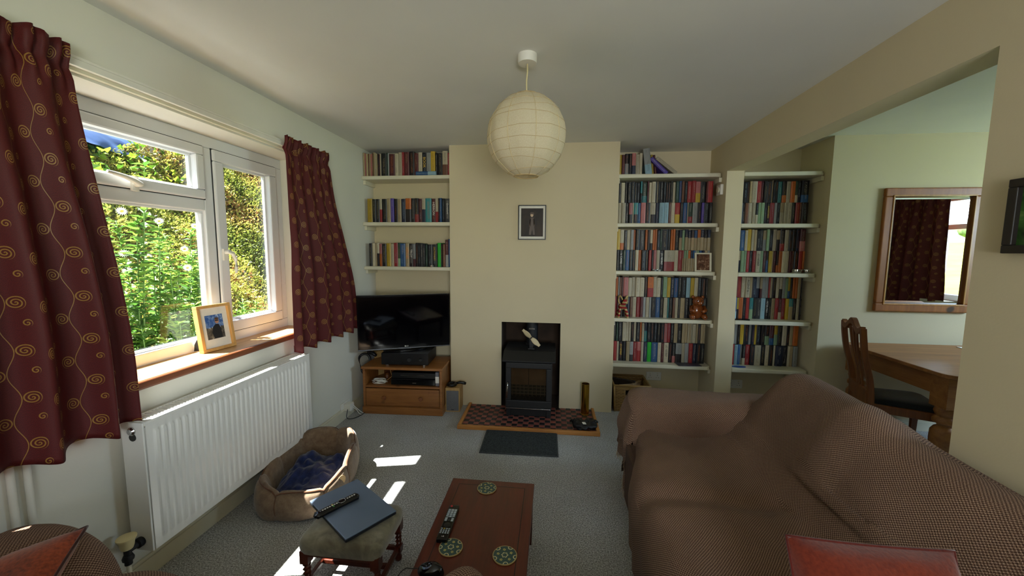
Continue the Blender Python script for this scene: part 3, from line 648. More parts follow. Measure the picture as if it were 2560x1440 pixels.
for s_ in (-1, 1):
    b = MB(); blob(b, (s_*0.042, 0.0, 0.205), (0.016, 0.01, 0.016), 10); b.build('ear', M['honeywood'], bear, smooth=True)
    b = MB(); b.tube([(s_*0.055, 0, 0.115), (s_*0.062, -0.03, 0.085), (s_*0.03, -0.05, 0.075)], [0.02, 0.018, 0.015], 10); b.build('arm', M['honeywood'], bear, smooth=True)
    b = MB(); b.tube([(s_*0.045, 0.0, 0.03), (s_*0.055, -0.035, 0.03), (s_*0.055, -0.06, 0.018)], [0.028, 0.026, 0.018], 10); b.build('leg', M['honeywood'], bear, smooth=True)
    b = MB(); blob(b, (s_*0.018, -0.047, 0.178), (0.005, 0.004, 0.005), 8); b.build('eye', M['blackgloss'], bear, smooth=True)
def stripes():
    b = NB('red_and_straw_bands'); z = b.sep(b.coord())[2]; f = b.math('GREATER_THAN', b.math('FRACT', b.math('MULTIPLY', z, 28)), 0.45)
    n1 = b.noise(200, 2, b.coord()); b.set(b.mix(f, srgb('#cbb37c'), srgb('#9c1f1f')), 0.7); b.bump(n1, 0.3, 0.002); return b.m
M['straw'] = stripes(); M['strawplain'] = plain('plain_straw', '#bfa568', 0.7, nscale=90, namt=0.15)
goat = empty('straw_goat', (0.648, 3.64, A1Z[3])); tag(goat, 'red banded straw goat with curled horns on the fourth shelf', 'ornament')
b = MB(); b.tube([(-0.01, 0.05, 0.10), (-0.005, 0.0, 0.10), (0.0, -0.035, 0.115)], [0.026, 0.028, 0.022], 12); b.build('body', M['straw'], goat, smooth=True)
b = MB(); b.tube([(0, -0.03, 0.115), (0.005, -0.05, 0.15), (0.01, -0.065, 0.165), (0.012, -0.085, 0.15)], [0.02, 0.017, 0.018, 0.008], 12); b.build('head', M['straw'], goat, smooth=True)
for sx in (-1, 1):
    b = MB(); b.tube([(sx*0.012+0.01, -0.06+0.05*math.sin(t*0.5), 0.17+0.04*math.sin(t)) if False else (sx*(0.012+0.028*math.sin(t/2)), -0.055+0.05*(1-math.cos(t))/2, 0.172+0.035*math.sin(t)) for t in [k*0.45 for k in range(12)]], 0.0065, 8); b.build('horn', M['strawplain'], goat, smooth=True)
    for y in (-0.025, 0.045): MB().tube([(sx*0.018, y, 0.10), (sx*0.036, y-0.012, 0.05), (sx*0.042, y-0.015, 0.0)], [0.014, 0.011, 0.011], 10).build('leg', M['straw'], goat, smooth=True)
def pic_mat(name, stops, scale=4.0, rough=0.25):
    b = NB(name); f = b.noise(scale, 4, b.coord('Generated'), 0.6, 0.5); b.set(b.ramp(f, stops), rough); return b.m
sepia = pic_mat('sepia_photograph', [(0.3, srgb('#38241a')), (0.55, srgb('#6d4a36')), (0.75, srgb('#b79a80'))], 5)
fr = empty('photo_frame', (1.352, 3.645, A1Z[2])); tag(fr, 'small white framed sepia photograph standing on the third shelf', 'photo frame')
fr.rotation_euler = (-0.12, 0, 0)
b = MB(); W_, H_ = 0.073, 0.172; b.box(-W_, W_, 0, 0.014, 0, 0.013); b.box(-W_, W_, 0, 0.014, H_-0.013, H_); b.box(-W_, -W_+0.016, 0, 0.014, 0.013, H_-0.013); b.box(W_-0.016, W_, 0, 0.014, 0.013, H_-0.013); b.build('frame', M['gloss'], fr, bevel=0.002)
MB().box(-W_+0.015, W_-0.015, 0.006, 0.012, 0.012, H_-0.012).build('picture', sepia, fr)
MB().box(-0.02, 0.02, 0.014, 0.018, 0.0, 0.13).build('back_board', M['black'], fr)
def tin(label, loc, r, h, mat, cat='tin'):
    t = empty('round_tin', loc); tag(t, label, cat)
    MB().lathe([(r*0.97, 0), (r, 0.002), (r, h*0.62)], 28).build('body', mat, t, auto=40)
    MB().lathe([(r*1.03, h*0.6), (r*1.03, h-0.002), (r*0.98, h), (r*0.5, h-0.001)], 28).build('lid', mat, t, auto=40)
tin('low wide silver tin on the third shelf by the dining wall', (2.12, 3.60, A2Z[2]), 0.036, 0.034, M['chrome'])
tin('small round silver tin beside the wider tin on the third shelf', (2.20, 3.60, A2Z[2]), 0.031, 0.036, M['chrome'])
def tealight(label, loc):
    t = empty('tealight', loc); tag(t, label, 'candle')
    MB().lathe([(0.018, 0), (0.0195, 0.015), (0.0185, 0.015), (0.0175, 0.004)], 20).build('cup', M['chrome'], t, auto=40)
    MB().lathe([(0.0172, 0.003), (0.0172, 0.011), (0.004, 0.0115)], 20).build('wax', M['paper'], t); MB().tube([(0, 0, 0.011), (0.001, 0, 0.017)], 0.0008, 5).build('wick', M['black'], t)
tealight('silver tealight in front of the dictionary above the television', (-1.16, 3.55, LZ[2]))
tealight('tealight standing under the bold white lettered spine, third shelf', (0.92, 3.63, A1Z[2])); tealight('second tealight of the pair on the third shelf, beside the red fronted book', (0.958, 3.635, A1Z[2]))
ph_ = MB().box(-0.035, 0.035, -0.07, 0.07, 0, 0.009).build('mobile_phone', M['blackgloss'], None, bevel=0.003); ph_.location = (1.675, 3.60, A2Z[3]); ph_.rotation_euler = (0, 0, PI/2-0.1)
tag(ph_, 'black mobile phone lying on the fourth shelf next to the pillar', 'phone')
bl = MB().prism([(0.05*math.cos(t)*1.2, 0.028*math.sin(t)) for t in [k*2*PI/20 for k in range(20)]], 0, 0.004).build('coaster', plain('blue_felt', '#33508c', 0.9), None); bl.location = (1.69, 3.595, A2Z[4])
tag(bl, 'flat blue oval mat on the lowest shelf next to the pillar', 'mat')
# thermostat on the pillar
t = empty('thermostat', (RX0, 3.63, 2.045)); tag(t, 'small white thermostat box on the side of the pillar', 'thermostat')
MB().box(-0.024, 0, -0.045, 0.045, -0.045, 0.045).build('case', M['whiteplastic'], t, bevel=0.006); MB().lathe([(0.026, 0), (0.026, 0.008), (0.02, 0.01)], 20, M=Matrix.Translation((-0.024, 0, 0.0)) @ Matrix.Rotation(-PI/2, 4, 'Y')).build('dial', M['gloss'], t, auto=40)
def socket(loc, label, rz=0.0, group='wall sockets'):
    t = empty('wall_socket', loc, rz); tag(t, label, 'socket', group)
    MB().box(-0.073, 0.073, -0.012, 0, -0.043, 0.043).build('plate', M['whiteplastic'], t, bevel=0.004)
    for s_ in (-1, 1):
        MB().box(s_*0.036-0.006, s_*0.036+0.006, -0.016, -0.011, 0.022, 0.034).build('switch', M['gloss'], t, bevel=0.002)
        b = MB()
        for dx, dz, w2, h2 in ((0, 0.008, 0.002, 0.004), (-0.011, -0.014, 0.0032, 0.002), (0.011, -0.014, 0.0032, 0.002)): b.box(s_*0.036+dx-w2, s_*0.036+dx+w2, -0.0125, -0.0118, dz-h2, dz+h2)
        b.build('pin_holes', M['black'], t)
socket((1.024, 3.90, 0.245), 'white double socket under the shelves beside the wicker basket')
socket((1.80, 3.90, 0.20), 'white double socket under the shelves between pillar and dining wall')
# ------------------------------------------------------------------ hearth with loose-laid tiles
he = empty('hearth', (-0.195, 3.27, 0.0)); he.rotation_euler = (0, 0, 0.010); tag(he, 'chequered red and black tiled hearth with oiled timber edging', 'hearth')
MB().box(-0.57, 0.57, -0.225, 0.243, 0.0, 0.014).build('grout_bed', plain('sandy_grout', '#9c8a74', 0.9, nscale=60, namt=0.1), he)
fb = MB().box(-0.278, 0.262, 0.243, 0.585, 0.0, 0.016).build('back_slab', M['recess'], he)
MB().box(-0.592, 0.592, -0.252, -0.226, 0.0, 0.034).build('front_edging', M['hearthwood'], he, bevel=0.004)
for s_ in (-1, 1): MB().box(min(s_*0.566, s_*0.592), max(s_*0.566, s_*0.592), -0.226, 0.243, 0.0, 0.034).build('side_edging', wood('side_edging_wood%d' % (s_+1), '#9a5f28', '#c98d48', 1, 6, 0.5), he, bevel=0.004)
tred = plain('red_quarry_tile', '#8a4c42', 0.5, nscale=14, namt=0.12); tblk = plain('black_quarry_tile', '#211f22', 0.45, nscale=14, namt=0.12)
NX, NY = 24, 10; px_, py_ = 1.13/NX, 0.468/NY; tm = {}
for i in range(NX):
    for j in range(NY):
        k = (i+j) % 2
        if k not in tm:
            o = MB().box(-px_/2+0.0018, px_/2-0.0018, -py_/2+0.0018, py_/2-0.0018, 0, 0.006).build('tile', tred if k else tblk, he, bevel=0.0012, seg=1); tm[k] = o.data
        else: o = bpy.data.objects.new('tile', tm[k]); link(o, he)
        o.location = (-0.565+px_*(i+0.5), -0.225+py_*(j+0.5), 0.0125+0.0006*random.random())
# ------------------------------------------------------------------ wood stove
sv = empty('wood_stove', (-0.203, 3.40, 0.0185)); tag(sv, 'black cast iron wood stove with a glazed door in the fire opening', 'stove')
CI = M['castiron']
b = MB(); b.box(-0.205, 0.205, -0.13, 0.20, 0.085, 0.50); b.build('body', CI, sv, bevel=0.008)
b = MB()
for sx in (-1, 1):
    for yy in (-0.12, 0.15): b.box(sx*0.18-0.02, sx*0.18+0.02, yy, yy+0.04, 0.0, 0.09)
b.box(-0.2, 0.2, -0.10, 0.18, 0.0, 0.088); b.build('plinth', plain('dark_iron', '#0e0e10', 0.7), sv, bevel=0.004)
prof = [(-0.165, 0.508), (-0.168, 0.522), (-0.05, 0.582), (0.27, 0.588), (0.27, 0.56), (-0.05, 0.552)]
v = [(-0.232, y, z) for y, z in prof] + [(0.232, y, z) for y, z in prof]; n_ = len(prof)
MB().add(v, [tuple(range(n_)), tuple(range(2*n_-1, n_-1, -1))] + [(i, (i+1) % n_, n_+(i+1) % n_, n_+i) for i in range(n_)]).build('top_plate', CI, sv, bevel=0.005)
dr = MB(); dr.box(-0.20, 0.20, -0.162, -0.13, 0.10, 0.165); dr.box(-0.20, 0.20, -0.162, -0.13, 0.455, 0.505); dr.box(-0.20, -0.155, -0.162, -0.13, 0.165, 0.455); dr.box(0.155, 0.20, -0.162, -0.13, 0.165, 0.455)
door = dr.build('door', CI, sv, bevel=0.006)
MB().box(-0.156, 0.156, -0.146, -0.142, 0.164, 0.456).build('glass', glass_mat('stove_glass', (0.72, 0.68, 0.62, 1)), door)
h = MB(); h.tube([(-0.178, -0.165, 0.33), (-0.178, -0.195, 0.33), (-0.180, -0.2, 0.30), (-0.186, -0.198, 0.20)], 0.007, 10); h.build('handle', M['chrome'], door, smooth=True)
MB().box(-0.195, 0.195, -0.172, -0.16, 0.094, 0.1).build('ash_lip', M['chrome'], sv, bevel=0.002)
brk = plain('fire_brick', '#6f5c48', 0.9, nscale=9, namt=0.15)
MB().box(-0.16, -0.003, -0.132, -0.128, 0.30, 0.45).build('fire_brick', brk, sv); MB().box(0.003, 0.16, -0.132, -0.128, 0.30, 0.45).build('fire_brick', brk, sv)
b = MB()
for k in range(3): b.box(-0.16, 0.16, -0.138, -0.132, 0.215+k*0.03, 0.223+k*0.03)
for k in range(9): b.box(-0.15+k*0.036, -0.143+k*0.036, -0.137, -0.133, 0.2, 0.30)
b.build('log_bars', plain('ashy_iron', '#57503f', 0.8), sv)
MB().box(-0.16, 0.16, -0.134, -0.131, 0.165, 0.30).build('ash_bed', plain('grey_ash', '#2d2a26', 0.95, nscale=60, namt=0.2), sv)
MB().lathe([(0.062, 0.58), (0.062, 0.60), (0.056, 0.605), (0.056, 0.806)], 28, M=Matrix.Translation((0.008, 0.20, 0))).build('flue_pipe', CI, sv, auto=40)
MB().box(-0.02, 0.036, 0.138, 0.146, 0.74, 0.755).build('flue_plate', M['chrome'], sv)
# stove fan with two pale blades
fan = empty('stove_fan', (-0.19, 3.40, 0.607)); tag(fan, 'small stove-top fan with two pale twisted blades', 'fan')
MB().box(-0.03, 0.03, -0.02, 0.03, 0.0, 0.012).box(-0.018, 0.018, -0.012, 0.012, 0.012, 0.10).build('base', M['black'], fan, bevel=0.003)
MB().lathe([(0.012, 0), (0.012, 0.035)], 14, M=Matrix.Translation((0, -0.01, 0.115)) @ RX).build('motor', M['black'], fan)
blm = plain('pale_blade', '#c9b78f', 0.45, nscale=10)
for s_ in (-1, 1):
    def bf(u, v, s_=s_):
        r_ = 0.005+0.10*u; wd = 0.022*(0.55+0.45*math.sin(PI*min(1, u*1.15)))
        q = (v-0.5)*2*wd; a = 0.75
        x = r_*math.cos(a); z = -r_*math.sin(a); nx, nz = math.sin(a), math.cos(a)
        return Vector((s_*(x + nx*q), -0.048 + 0.35*q*1.0, 0.115 + s_*(z + nz*q))), (u, v)
    grid('blade', bf, 10, 4, blm, fan, thick=0.002)
# brass shell case, gloves
br = empty('brass_cylinder', (0.305, 3.41, 0.0185)); tag(br, 'tall polished brass shell case standing on the hearth', 'ornament')
MB().lathe([(0.039, 0), (0.039, 0.006), (0.036, 0.008), (0.0355, 0.285), (0.033, 0.285), (0.033, 0.012)], 36, caps=False).build('wall', M['brass'], br, auto=40)
MB().lathe([(0.039, 0.0), (0.039, 0.004)], 30).build('base', M['brass'], br)
gl = empty('fire_gloves', (0.275, 3.13, 0.0185)); tag(gl, 'crumpled black fireside gloves with a white label on the hearth', 'gloves')
gm = plain('black_glove_leather', '#131314', 0.55, nscale=50, namt=0.15, bumpv=0.4)
for gi, (gx, gy, ga) in enumerate(((-0.03, 0.0, 0.4), (0.035, 0.015, -0.5))):
    def gf(u, v, gx=gx, gy=gy, ga=ga, gi=gi):
        a = 2*PI*u; t = PI*v; rr = 1+0.35*noise.noise(Vector((math.cos(a)*1.6, math.sin(a)*1.6, v*3+gi*7)))
        x = 0.065*math.sin(t)*math.cos(a)*rr; y = 0.085*math.sin(t)*math.sin(a)*rr; z = 0.028+0.028*math.cos(t)*rr+0.012*noise.noise(Vector((x*40, y*40, gi)))
        return Vector((gx+x*math.cos(ga)-y*math.sin(ga), gy+x*math.sin(ga)+y*math.cos(ga), max(0.001, z))), (u, v)
    go = grid('glove', gf, 36, 18, gm, gl)
    for fk in range(4):
        a = ga + PI/2 + (fk-1.5)*0.28; d_ = Vector((math.cos(a), math.sin(a), 0)); p0 = Vector((gx, gy, 0.025)) + d_*0.055
        MB().tube([p0, p0+d_*0.03+Vector((0, 0, 0.01)), p0+d_*0.055-Vector((0, 0, 0.006))], [0.014, 0.013, 0.008], 8).build('finger', gm, gl, smooth=True)
MB().box(-0.03, 0.0, -0.035, -0.005, 0.055, 0.058).build('label', M['paper'], gl, bevel=0.001).rotation_euler = (0.15, 0.1, 0.3)
# mat in front of the hearth
mt = empty('hearth_mat', (-0.237, 2.845, 0.001)); mt.rotation_euler = (0, 0, 0.02); tag(mt, 'dark grey ribbed doormat on the carpet before the hearth', 'mat')
def matm():
    b = NB('dark_ribbed_mat'); f = b.noise(160, 2, b.coord()); b.set(b.ramp(f, [(0.3, srgb('#262a2c')), (0.7, srgb('#4a5052'))]), 0.95, spec=0.1); b.bump(f, 0.6, 0.004); return b.m
MB().box(-0.285, 0.285, -0.175, 0.175, 0.002, 0.010).build('pile', matm(), mt, bevel=0.003)
b = MB(); b.box(-0.293, 0.293, -0.183, -0.172, 0, 0.008); b.box(-0.293, 0.293, 0.172, 0.183, 0, 0.008); b.box(-0.293, -0.282, -0.172, 0.172, 0, 0.008); b.box(0.282, 0.293, -0.172, 0.172, 0, 0.008)
b.build('binding', plain('grey_binding', '#3b3f42', 0.7), mt, bevel=0.002)
# ------------------------------------------------------------------ wicker basket with kindling
wk = wood('woven_willow', '#80602f', '#b08d54', 0, 5, 0.6)
bs = empty('wicker_basket', (0.745, 3.70, 0.0)); tag(bs, 'square wicker log basket under the lowest shelf beside the stove', 'basket')
def bw(side, z): t_ = z/0.25; hx = 0.150+0.014*t_; hy = 0.148+0.012*t_; return hx, hy
for z in [0.008+0.0135*k for k in range(18)]:
    pass
for side in ('front', 'back', 'left', 'right'):
    b = MB()
    for k in range(18):
        z = 0.010+0.0133*k; hx, hy = bw(side, z); n_ = 16; segs = []
        L = hx if side in ('front', 'back') else hy
        pts = []
        for q in range(n_+1):
            s_ = -L+2*L*q/n_; w_ = 0.0035*(1 if (q+k) % 2 else -1)
            pts.append((s_, -hy+w_, z) if side == 'front' else (s_, hy+w_, z) if side == 'back' else (-hx+w_, s_, z) if side == 'left' else (hx+w_, s_, z))
        if side == 'front' and 0.165 < z < 0.222: runs = [[p for p in pts if p[0] < -0.045], [p for p in pts if p[0] > 0.045]]
        else: runs = [pts]
        for r_ in runs: b.tube(r_, 0.0066, 5)
    b.build('woven_side', wk, bs, smooth=True)
for sx in (-1, 1):
    for sy in (-1, 1): MB().tube([(sx*0.150, sy*0.148, 0), (sx*0.164, sy*0.160, 0.25)], 0.009, 8).build('corner_post', wk, bs, smooth=True)
MB().tube([(-0.164, -0.16, 0.252), (0.164, -0.16, 0.252), (0.164, 0.16, 0.252), (-0.164, 0.16, 0.252)], 0.011, 8, closed=True).build('rim', wk, bs, smooth=True)
MB().tube([(-0.05, -0.160, 0.166), (0.05, -0.160, 0.166)], 0.007, 8).build('handle_edge', wk, bs, smooth=True)
MB().box(-0.148, 0.148, -0.146, 0.146, 0.0, 0.008).build('base', wk, bs)
MB().box(-0.14, 0.14, -0.14, 0.14, 0.008, 0.16).build('dark_filling', plain('bark_filling', '#1b1410', 0.95, nscale=30, namt=0.3), bs)
logm = wood('split_kindling', '#8a6a48', '#c9ab80', 0, 5, 0.8)
for k, (x, y, z, a, L, t_, lb) in enumerate(((0.0, -0.03, 0.20, 0.3, 0.20, 0.028, 'pale split log lying across the middle of the wicker basket'), (-0.04, 0.06, 0.215, -0.4, 0.22, 0.030, 'dark barked log at the back of the wicker basket'), (0.07, 0.03, 0.205, 0.9, 0.17, 0.024, 'short split log at the pillar side of the wicker basket'))):
    o = MB().prism([(-t_, -t_*0.7), (t_, -t_*0.8), (t_*1.1, t_*0.5), (0.1*t_, t_), (-t_*0.9, t_*0.6)], -L/2, L/2).build('log', logm if k != 1 else plain('dark_bark', '#2c2018', 0.9, nscale=25, namt=0.2), None, bevel=0.003)
    o.matrix_world = Matrix.Translation((0.745+x, 3.70+y, z)) @ Matrix.Rotation(a, 4, 'Z') @ Matrix.Rotation(PI/2, 4, 'Y'); tag(o, lb, 'log', 'kindling in the basket')
# ------------------------------------------------------------------ picture on the chimney breast
def portrait(x, y, z0, w_, h_, label, framemat, mount, backc, figc, fw=0.008, rz=0.0, rx=0.0, figure='full', parts=True):
    r = empty('picture_frame', (x, y, z0), rz); r.rotation_euler = (rx, 0, rz); tag(r, label, 'picture')
    W = w_/2
    b = MB(); b.box(-W, W, -0.014, 0, 0, fw); b.box(-W, W, -0.014, 0, h_-fw, h_); b.box(-W, -W+fw, -0.014, 0, fw, h_-fw); b.box(W-fw, W, -0.014, 0, fw, h_-fw); b.build('frame', framemat, r, bevel=0.0015)
    MB().box(-W+fw, W-fw, -0.006, -0.002, fw, h_-fw).build('mount', M['paper'], r)
    mw = mount; MB().box(-W+fw+mw, W-fw-mw, -0.0072, -0.006, fw+mw*1.2, h_-fw-mw*1.2).build('photograph', backc, r)
    return r
darkph = pic_mat('dark_studio_backdrop', [(0.3, srgb('#15100c')), (0.7, srgb('#3a2c22'))], 2, 0.6)
pr = portrait(-0.204, BY, 1.597, 0.252, 0.312, 'black framed sepia portrait of a standing child on the chimney breast', M['black'], 0.018, darkph, None)
skin = plain('sepia_skin_print', '#8a6d52', 0.4); cl = plain('sepia_cloth_print', '#4d3928', 0.4)
b = MB(); Y_ = -0.0078
def flat(pts, mat, name, par): MB().add([(x, Y_, z) for x, z in pts], [tuple(range(len(pts)))]).build(name, mat, par)
ell = lambda cx, cz, rx, rz: [(cx+rx*math.cos(2*PI*k/20), cz+rz*math.sin(2*PI*k/20)) for k in range(20)]
flat([(-0.022, 0.15), (-0.016, 0.20), (0.016, 0.20), (0.022, 0.15), (0.020, 0.125), (-0.020, 0.125)], cl, 'printed_shirt', pr); flat([(-0.02, 0.125), (0.02, 0.125), (0.028, 0.045), (0.008, 0.045), (0.002, 0.1), (-0.008, 0.045), (-0.028, 0.045)], cl, 'printed_trousers', pr)
flat([(0.022, 0.155), (0.017, 0.19), (0.012, 0.19), (0.016, 0.12), (0.024, 0.12)], skin, 'printed_arm', pr); flat([(-0.022, 0.155), (-0.017, 0.19), (-0.012, 0.19), (-0.016, 0.12), (-0.024, 0.12)], skin, 'printed_arm', pr)
Y_ = -0.0079; flat(ell(-0.002, 0.222, 0.013, 0.017), plain('sepia_face_print', '#c0a384', 0.4), 'printed_face', pr); Y_ = -0.0080; flat([(-0.022, 0.232), (0.020, 0.228), (0.012, 0.246), (-0.012, 0.248)], cl, 'printed_cap', pr)
# ------------------------------------------------------------------ framed photo on the sill
r = empty('photo_frame', (-1.935, 1.985, 0.911), 0.0); tag(r, 'pale oak framed photograph of a person in a dark jacket on the window sill', 'photo frame')
r.rotation_euler = (-0.13, 0.0, math.radians(84)); W, H2, fw = 0.100, 0.265, 0.017
b = MB(); b.box(-W, W, -0.016, 0.016, 0, fw); b.box(-W, W, -0.016, 0.016, H2-fw, H2); b.box(-W, -W+fw, -0.016, 0.016, fw, H2-fw); b.box(W-fw, W, -0.016, 0.016, fw, H2-fw); b.build('frame', M['framewood'], r, bevel=0.002)
MB().box(-W+fw, W-fw, 0.0, 0.006, fw, H2-fw).build('mount', M['paper'], r)
def skyphoto():
    b = NB('printed_mountain_sky'); z = b.sep(b.coord('Generated'))[2]; n1 = b.noise(6, 4, b.coord('Generated'), 0.6, 0.6)
    s1 = b.ramp(n1, [(0.45, srgb('#2f5aa0')), (0.62, srgb('#7e9cc8')), (0.75, srgb('#e6ecf2'))]); s2 = b.ramp(n1, [(0.35, srgb('#2c2a26')), (0.6, srgb('#6e675c')), (0.8, srgb('#c8c1b0'))])
    b.set(b.mix(b.math('GREATER_THAN', b.math('ADD', z, b.math('MULTIPLY', n1, 0.15)), 0.56), s2, s1), 0.3); return b.m
MB().box(-0.052, 0.052, -0.001, 0.0, 0.066, 0.205).build('photograph', skyphoto(), r)
Y_ = -0.0016; jk = plain('printed_dark_jacket', '#14161a', 0.4); flat([(-0.012, 0.068), (0.036, 0.068), (0.034, 0.12), (0.022, 0.148), (0.004, 0.15), (-0.014, 0.135), (-0.022, 0.10)], jk, 'printed_jacket', r)
Y_ = -0.0018; flat(ell(0.014, 0.168, 0.012, 0.016), plain('printed_face_tone', '#b98a6c', 0.4), 'printed_face', r); Y_ = -0.0019; flat(ell(0.014, 0.181, 0.0125, 0.007), plain('printed_hair', '#5a4028', 0.5), 'printed_hair', r); flat([(0.003, 0.167), (0.025, 0.167), (0.024, 0.173), (0.004, 0.173)], jk, 'printed_sunglasses', r)
MB().add([(x, y, z) for x in (-0.075, -0.069) for y, z in ((0.016, 0.012), (0.085, 0.013), (0.075, 0.05), (0.016, 0.12))], [(0, 1, 2, 3), (7, 6, 5, 4), (0, 4, 5, 1), (1, 5, 6, 2), (2, 6, 7, 3), (3, 7, 4, 0)]).build('strut', M['black'], r)
card = MB().box(-0.03, 0.03, -0.02, 0.02, 0, 0.002).build('paper_slip', M['paper'], None); card.location = (-1.87, 1.46, 0.911); card.rotation_euler = (0, 0, 0.5); tag(card, 'small white paper slip on the sill by the near curtain', 'paper')
# ------------------------------------------------------------------ paper lantern
lp = empty('pendant_lamp', (-0.147, 1.965, 2.45)); tag(lp, 'cream paper globe lampshade hanging from a white ceiling rose', 'lamp')
MB().lathe([(0.048, 0), (0.047, -0.03), (0.044, -0.04), (0.008, -0.041)], 32).build('ceiling_rose', M['whiteplastic'], lp, auto=40)
MB().tube([(0, 0, -0.035), (0.001, 0, -0.08), (-0.003, 0, -0.12), (-0.002, 0, -0.17), (-0.002, 0, -0.30)], 0.0035, 8).build('flex', M['beigeplastic'], lp, smooth=True)
MB().lathe([(0.006, -0.28), (0.017, -0.29), (0.017, -0.34), (0.012, -0.345)], 18).build('lamp_holder', M['whiteplastic'], lp, auto=40)
def paper():
    b = NB('crinkled_rice_paper'); n1 = b.noise(14, 5, b.mapping(b.coord(), (1, 1, 2.2)), 0.6, 1.0); n2 = b.noise(260, 2, b.coord())
    c = b.ramp(n2, [(0.3, srgb('#ddd0b0')), (0.7, srgb('#eae0c6'))]); b.set(c, 0.75, spec=0.2); b.bump(b.math('ADD', n1, b.math('MULTIPLY', n2, 0.1)), 0.35, 0.006)
    tr = b.n('ShaderNodeBsdfTranslucent'); b.t.links.new(c, tr.inputs[0]); mx = b.n('ShaderNodeMixShader'); mx.inputs[0].default_value = 0.35
    b.t.links.new(b.p.outputs[0], mx.inputs[1]); b.t.links.new(tr.outputs[0], mx.inputs[2]); b.t.links.new(mx.outputs[0], b.out.inputs[0]); return b.m
CZ, RR, RZ = -0.385, 0.196, 0.204; NW, NL = 11, 64
rnd = random.Random(3); wires = []
for k in range(NW):
    t_ = 0.30 + (PI-0.62)*k/(NW-1); wires.append((t_, rnd.uniform(-0.11, 0.11) if 0 < k < NW-1 else 0.0, rnd.uniform(0, 6.28)))
GOR = 9
def wire_pt(k, a):
    t_, tl, p0 = wires[k]; t2 = t_ + tl*math.cos(a-p0); rad = RR*math.sin(t2)*1.015
    loc_ = ((a/(2*PI)*GOR+0.32) % 1.0 - 0.5)*2*PI/GOR
    flatn = 0.35+0.65*(math.cos(PI/GOR)/math.cos(loc_))
    return Vector((rad*flatn*math.cos(a), rad*flatn*math.sin(a), CZ+RZ*math.cos(t2)))
NL = 72; vs = []; SUB = 4
for k in range(NW-1):
    for s_ in range(SUB):
        f = s_/SUB
        for i in range(NL):
            a = 2*PI*i/NL; p = wire_pt(k, a).lerp(wire_pt(k+1, a), f); d_ = Vector((p.x, p.y, 0)).normalized()
            bulge = 0.0012*math.sin(PI*f) + 0.0022*noise.noise(Vector((a*6, k+f, 3)))*math.sin(PI*f); vs.append(p+d_*bulge)
for i in range(NL): vs.append(wire_pt(NW-1, 2*PI*i/NL))
rows = (NW-1)*SUB+1; fs = [(j*NL+i, j*NL+(i+1) % NL, (j+1)*NL+(i+1) % NL, (j+1)*NL+i) for j in range(rows-1) for i in range(NL)]
sh = MB().add(vs, fs).build('lamp_shade', paper(), lp, auto=22)
for g_ in range(GOR):
    a = ((g_+0.5-0.32)/GOR+0.5/GOR*0)*2*PI + PI/GOR*0
    MB().tube([wire_pt(k, a)*1.0+Vector((wire_pt(k, a).x, wire_pt(k, a).y, 0)).normalized()*0.0008 for k in range(NW)], 0.0016, 5).build('paper_seam', plain('folded_paper_seam%d' % g_, '#cdb98c', 0.8), sh, smooth=True)
wm = plain('shade_wire', '#bda373', 0.6)
for k in range(NW):
    MB().tube([wire_pt(k, 2*PI*i/NL)*1.0 for i in range(NL)], 0.0012 if 0 < k < NW-1 else 0.0028, 5, closed=True).build('wire_ring', wm, sh, smooth=True)
# ------------------------------------------------------------------ television corner
tu = empty('tv_stand', (-1.355, 3.42, 0.0), 0.04); tag(tu, 'waxed pine television unit with an open shelf over one drawer', 'tv stand')
PN = M['pine']; hw = 0.355
MB().box(-0.375, 0.375, -0.205, 0.20, 0.418, 0.442).build('top', PN, tu, bevel=0.006, seg=3)
for s_ in (-1, 1): MB().box(s_*hw-0.011, s_*hw+0.011, -0.19, 0.19, 0.06, 0.418).build('side_panel', PN, tu, bevel=0.002)
MB().box(-hw+0.011, hw-0.011, -0.185, 0.19, 0.245, 0.263).build('shelf', PN, tu, bevel=0.002)
MB().box(-hw, hw, 0.18, 0.19, 0.06, 0.418).build('back_panel', wood('back_ply', '#5a3015', '#7a4520', 0), tu)
MB().box(-0.373, 0.373, -0.20, 0.195, 0.0, 0.068).build('plinth', PN, tu, bevel=0.005)
MB().box(-hw, hw, -0.18, 0.18, 0.062, 0.075).build('floor_board', PN, tu)
dw = MB().box(-hw+0.015, hw-0.015, -0.192, -0.172, 0.08, 0.238).build('drawer', PN, tu, bevel=0.004)
for s_ in (-0.165, 0.175): MB().lathe([(0.008, 0), (0.009, 0.008), (0.018, 0.014), (0.021, 0.022), (0.017, 0.030), (0.006, 0.033)], 20, M=Matrix.Translation((s_, -0.192, 0.158)) @ RX).build('knob', M['chairwood'], dw, auto=40)
def place(o, lx, ly, lz, rz=0.0):   # put a thing by the stand's own axes
    p = tu.matrix_basis @ Vector((lx, ly, lz)); o.location = p; o.rotation_euler = (0, 0, 0.04+rz); return o
tu.matrix_basis = Matrix.Translation((-1.355, 3.42, 0.0)) @ Matrix.Rotation(0.04, 4, 'Z')
am = place(tag(empty('amplifier'), 'black stereo amplifier with two knobs under the television', 'amplifier'), 0.012, -0.005, 0.4425, 0.03)
MB().box(-0.215, 0.215, -0.15, 0.155, 0.012, 0.118).build('case', M['black'], am, bevel=0.003)
MB().box(-0.215, 0.215, -0.153, -0.148, 0.014, 0.116).build('front_panel', plain('brushed_black_panel', '#121214', 0.3), am, bevel=0.002)
for x, r_ in ((0.045, 0.020), (0.15, 0.015)): MB().lathe([(r_, 0), (r_, 0.012), (r_*0.85, 0.016)], 24, M=Matrix.Translation((x, -0.153, 0.062)) @ RX).build('knob', M['castiron'], am, auto=40)
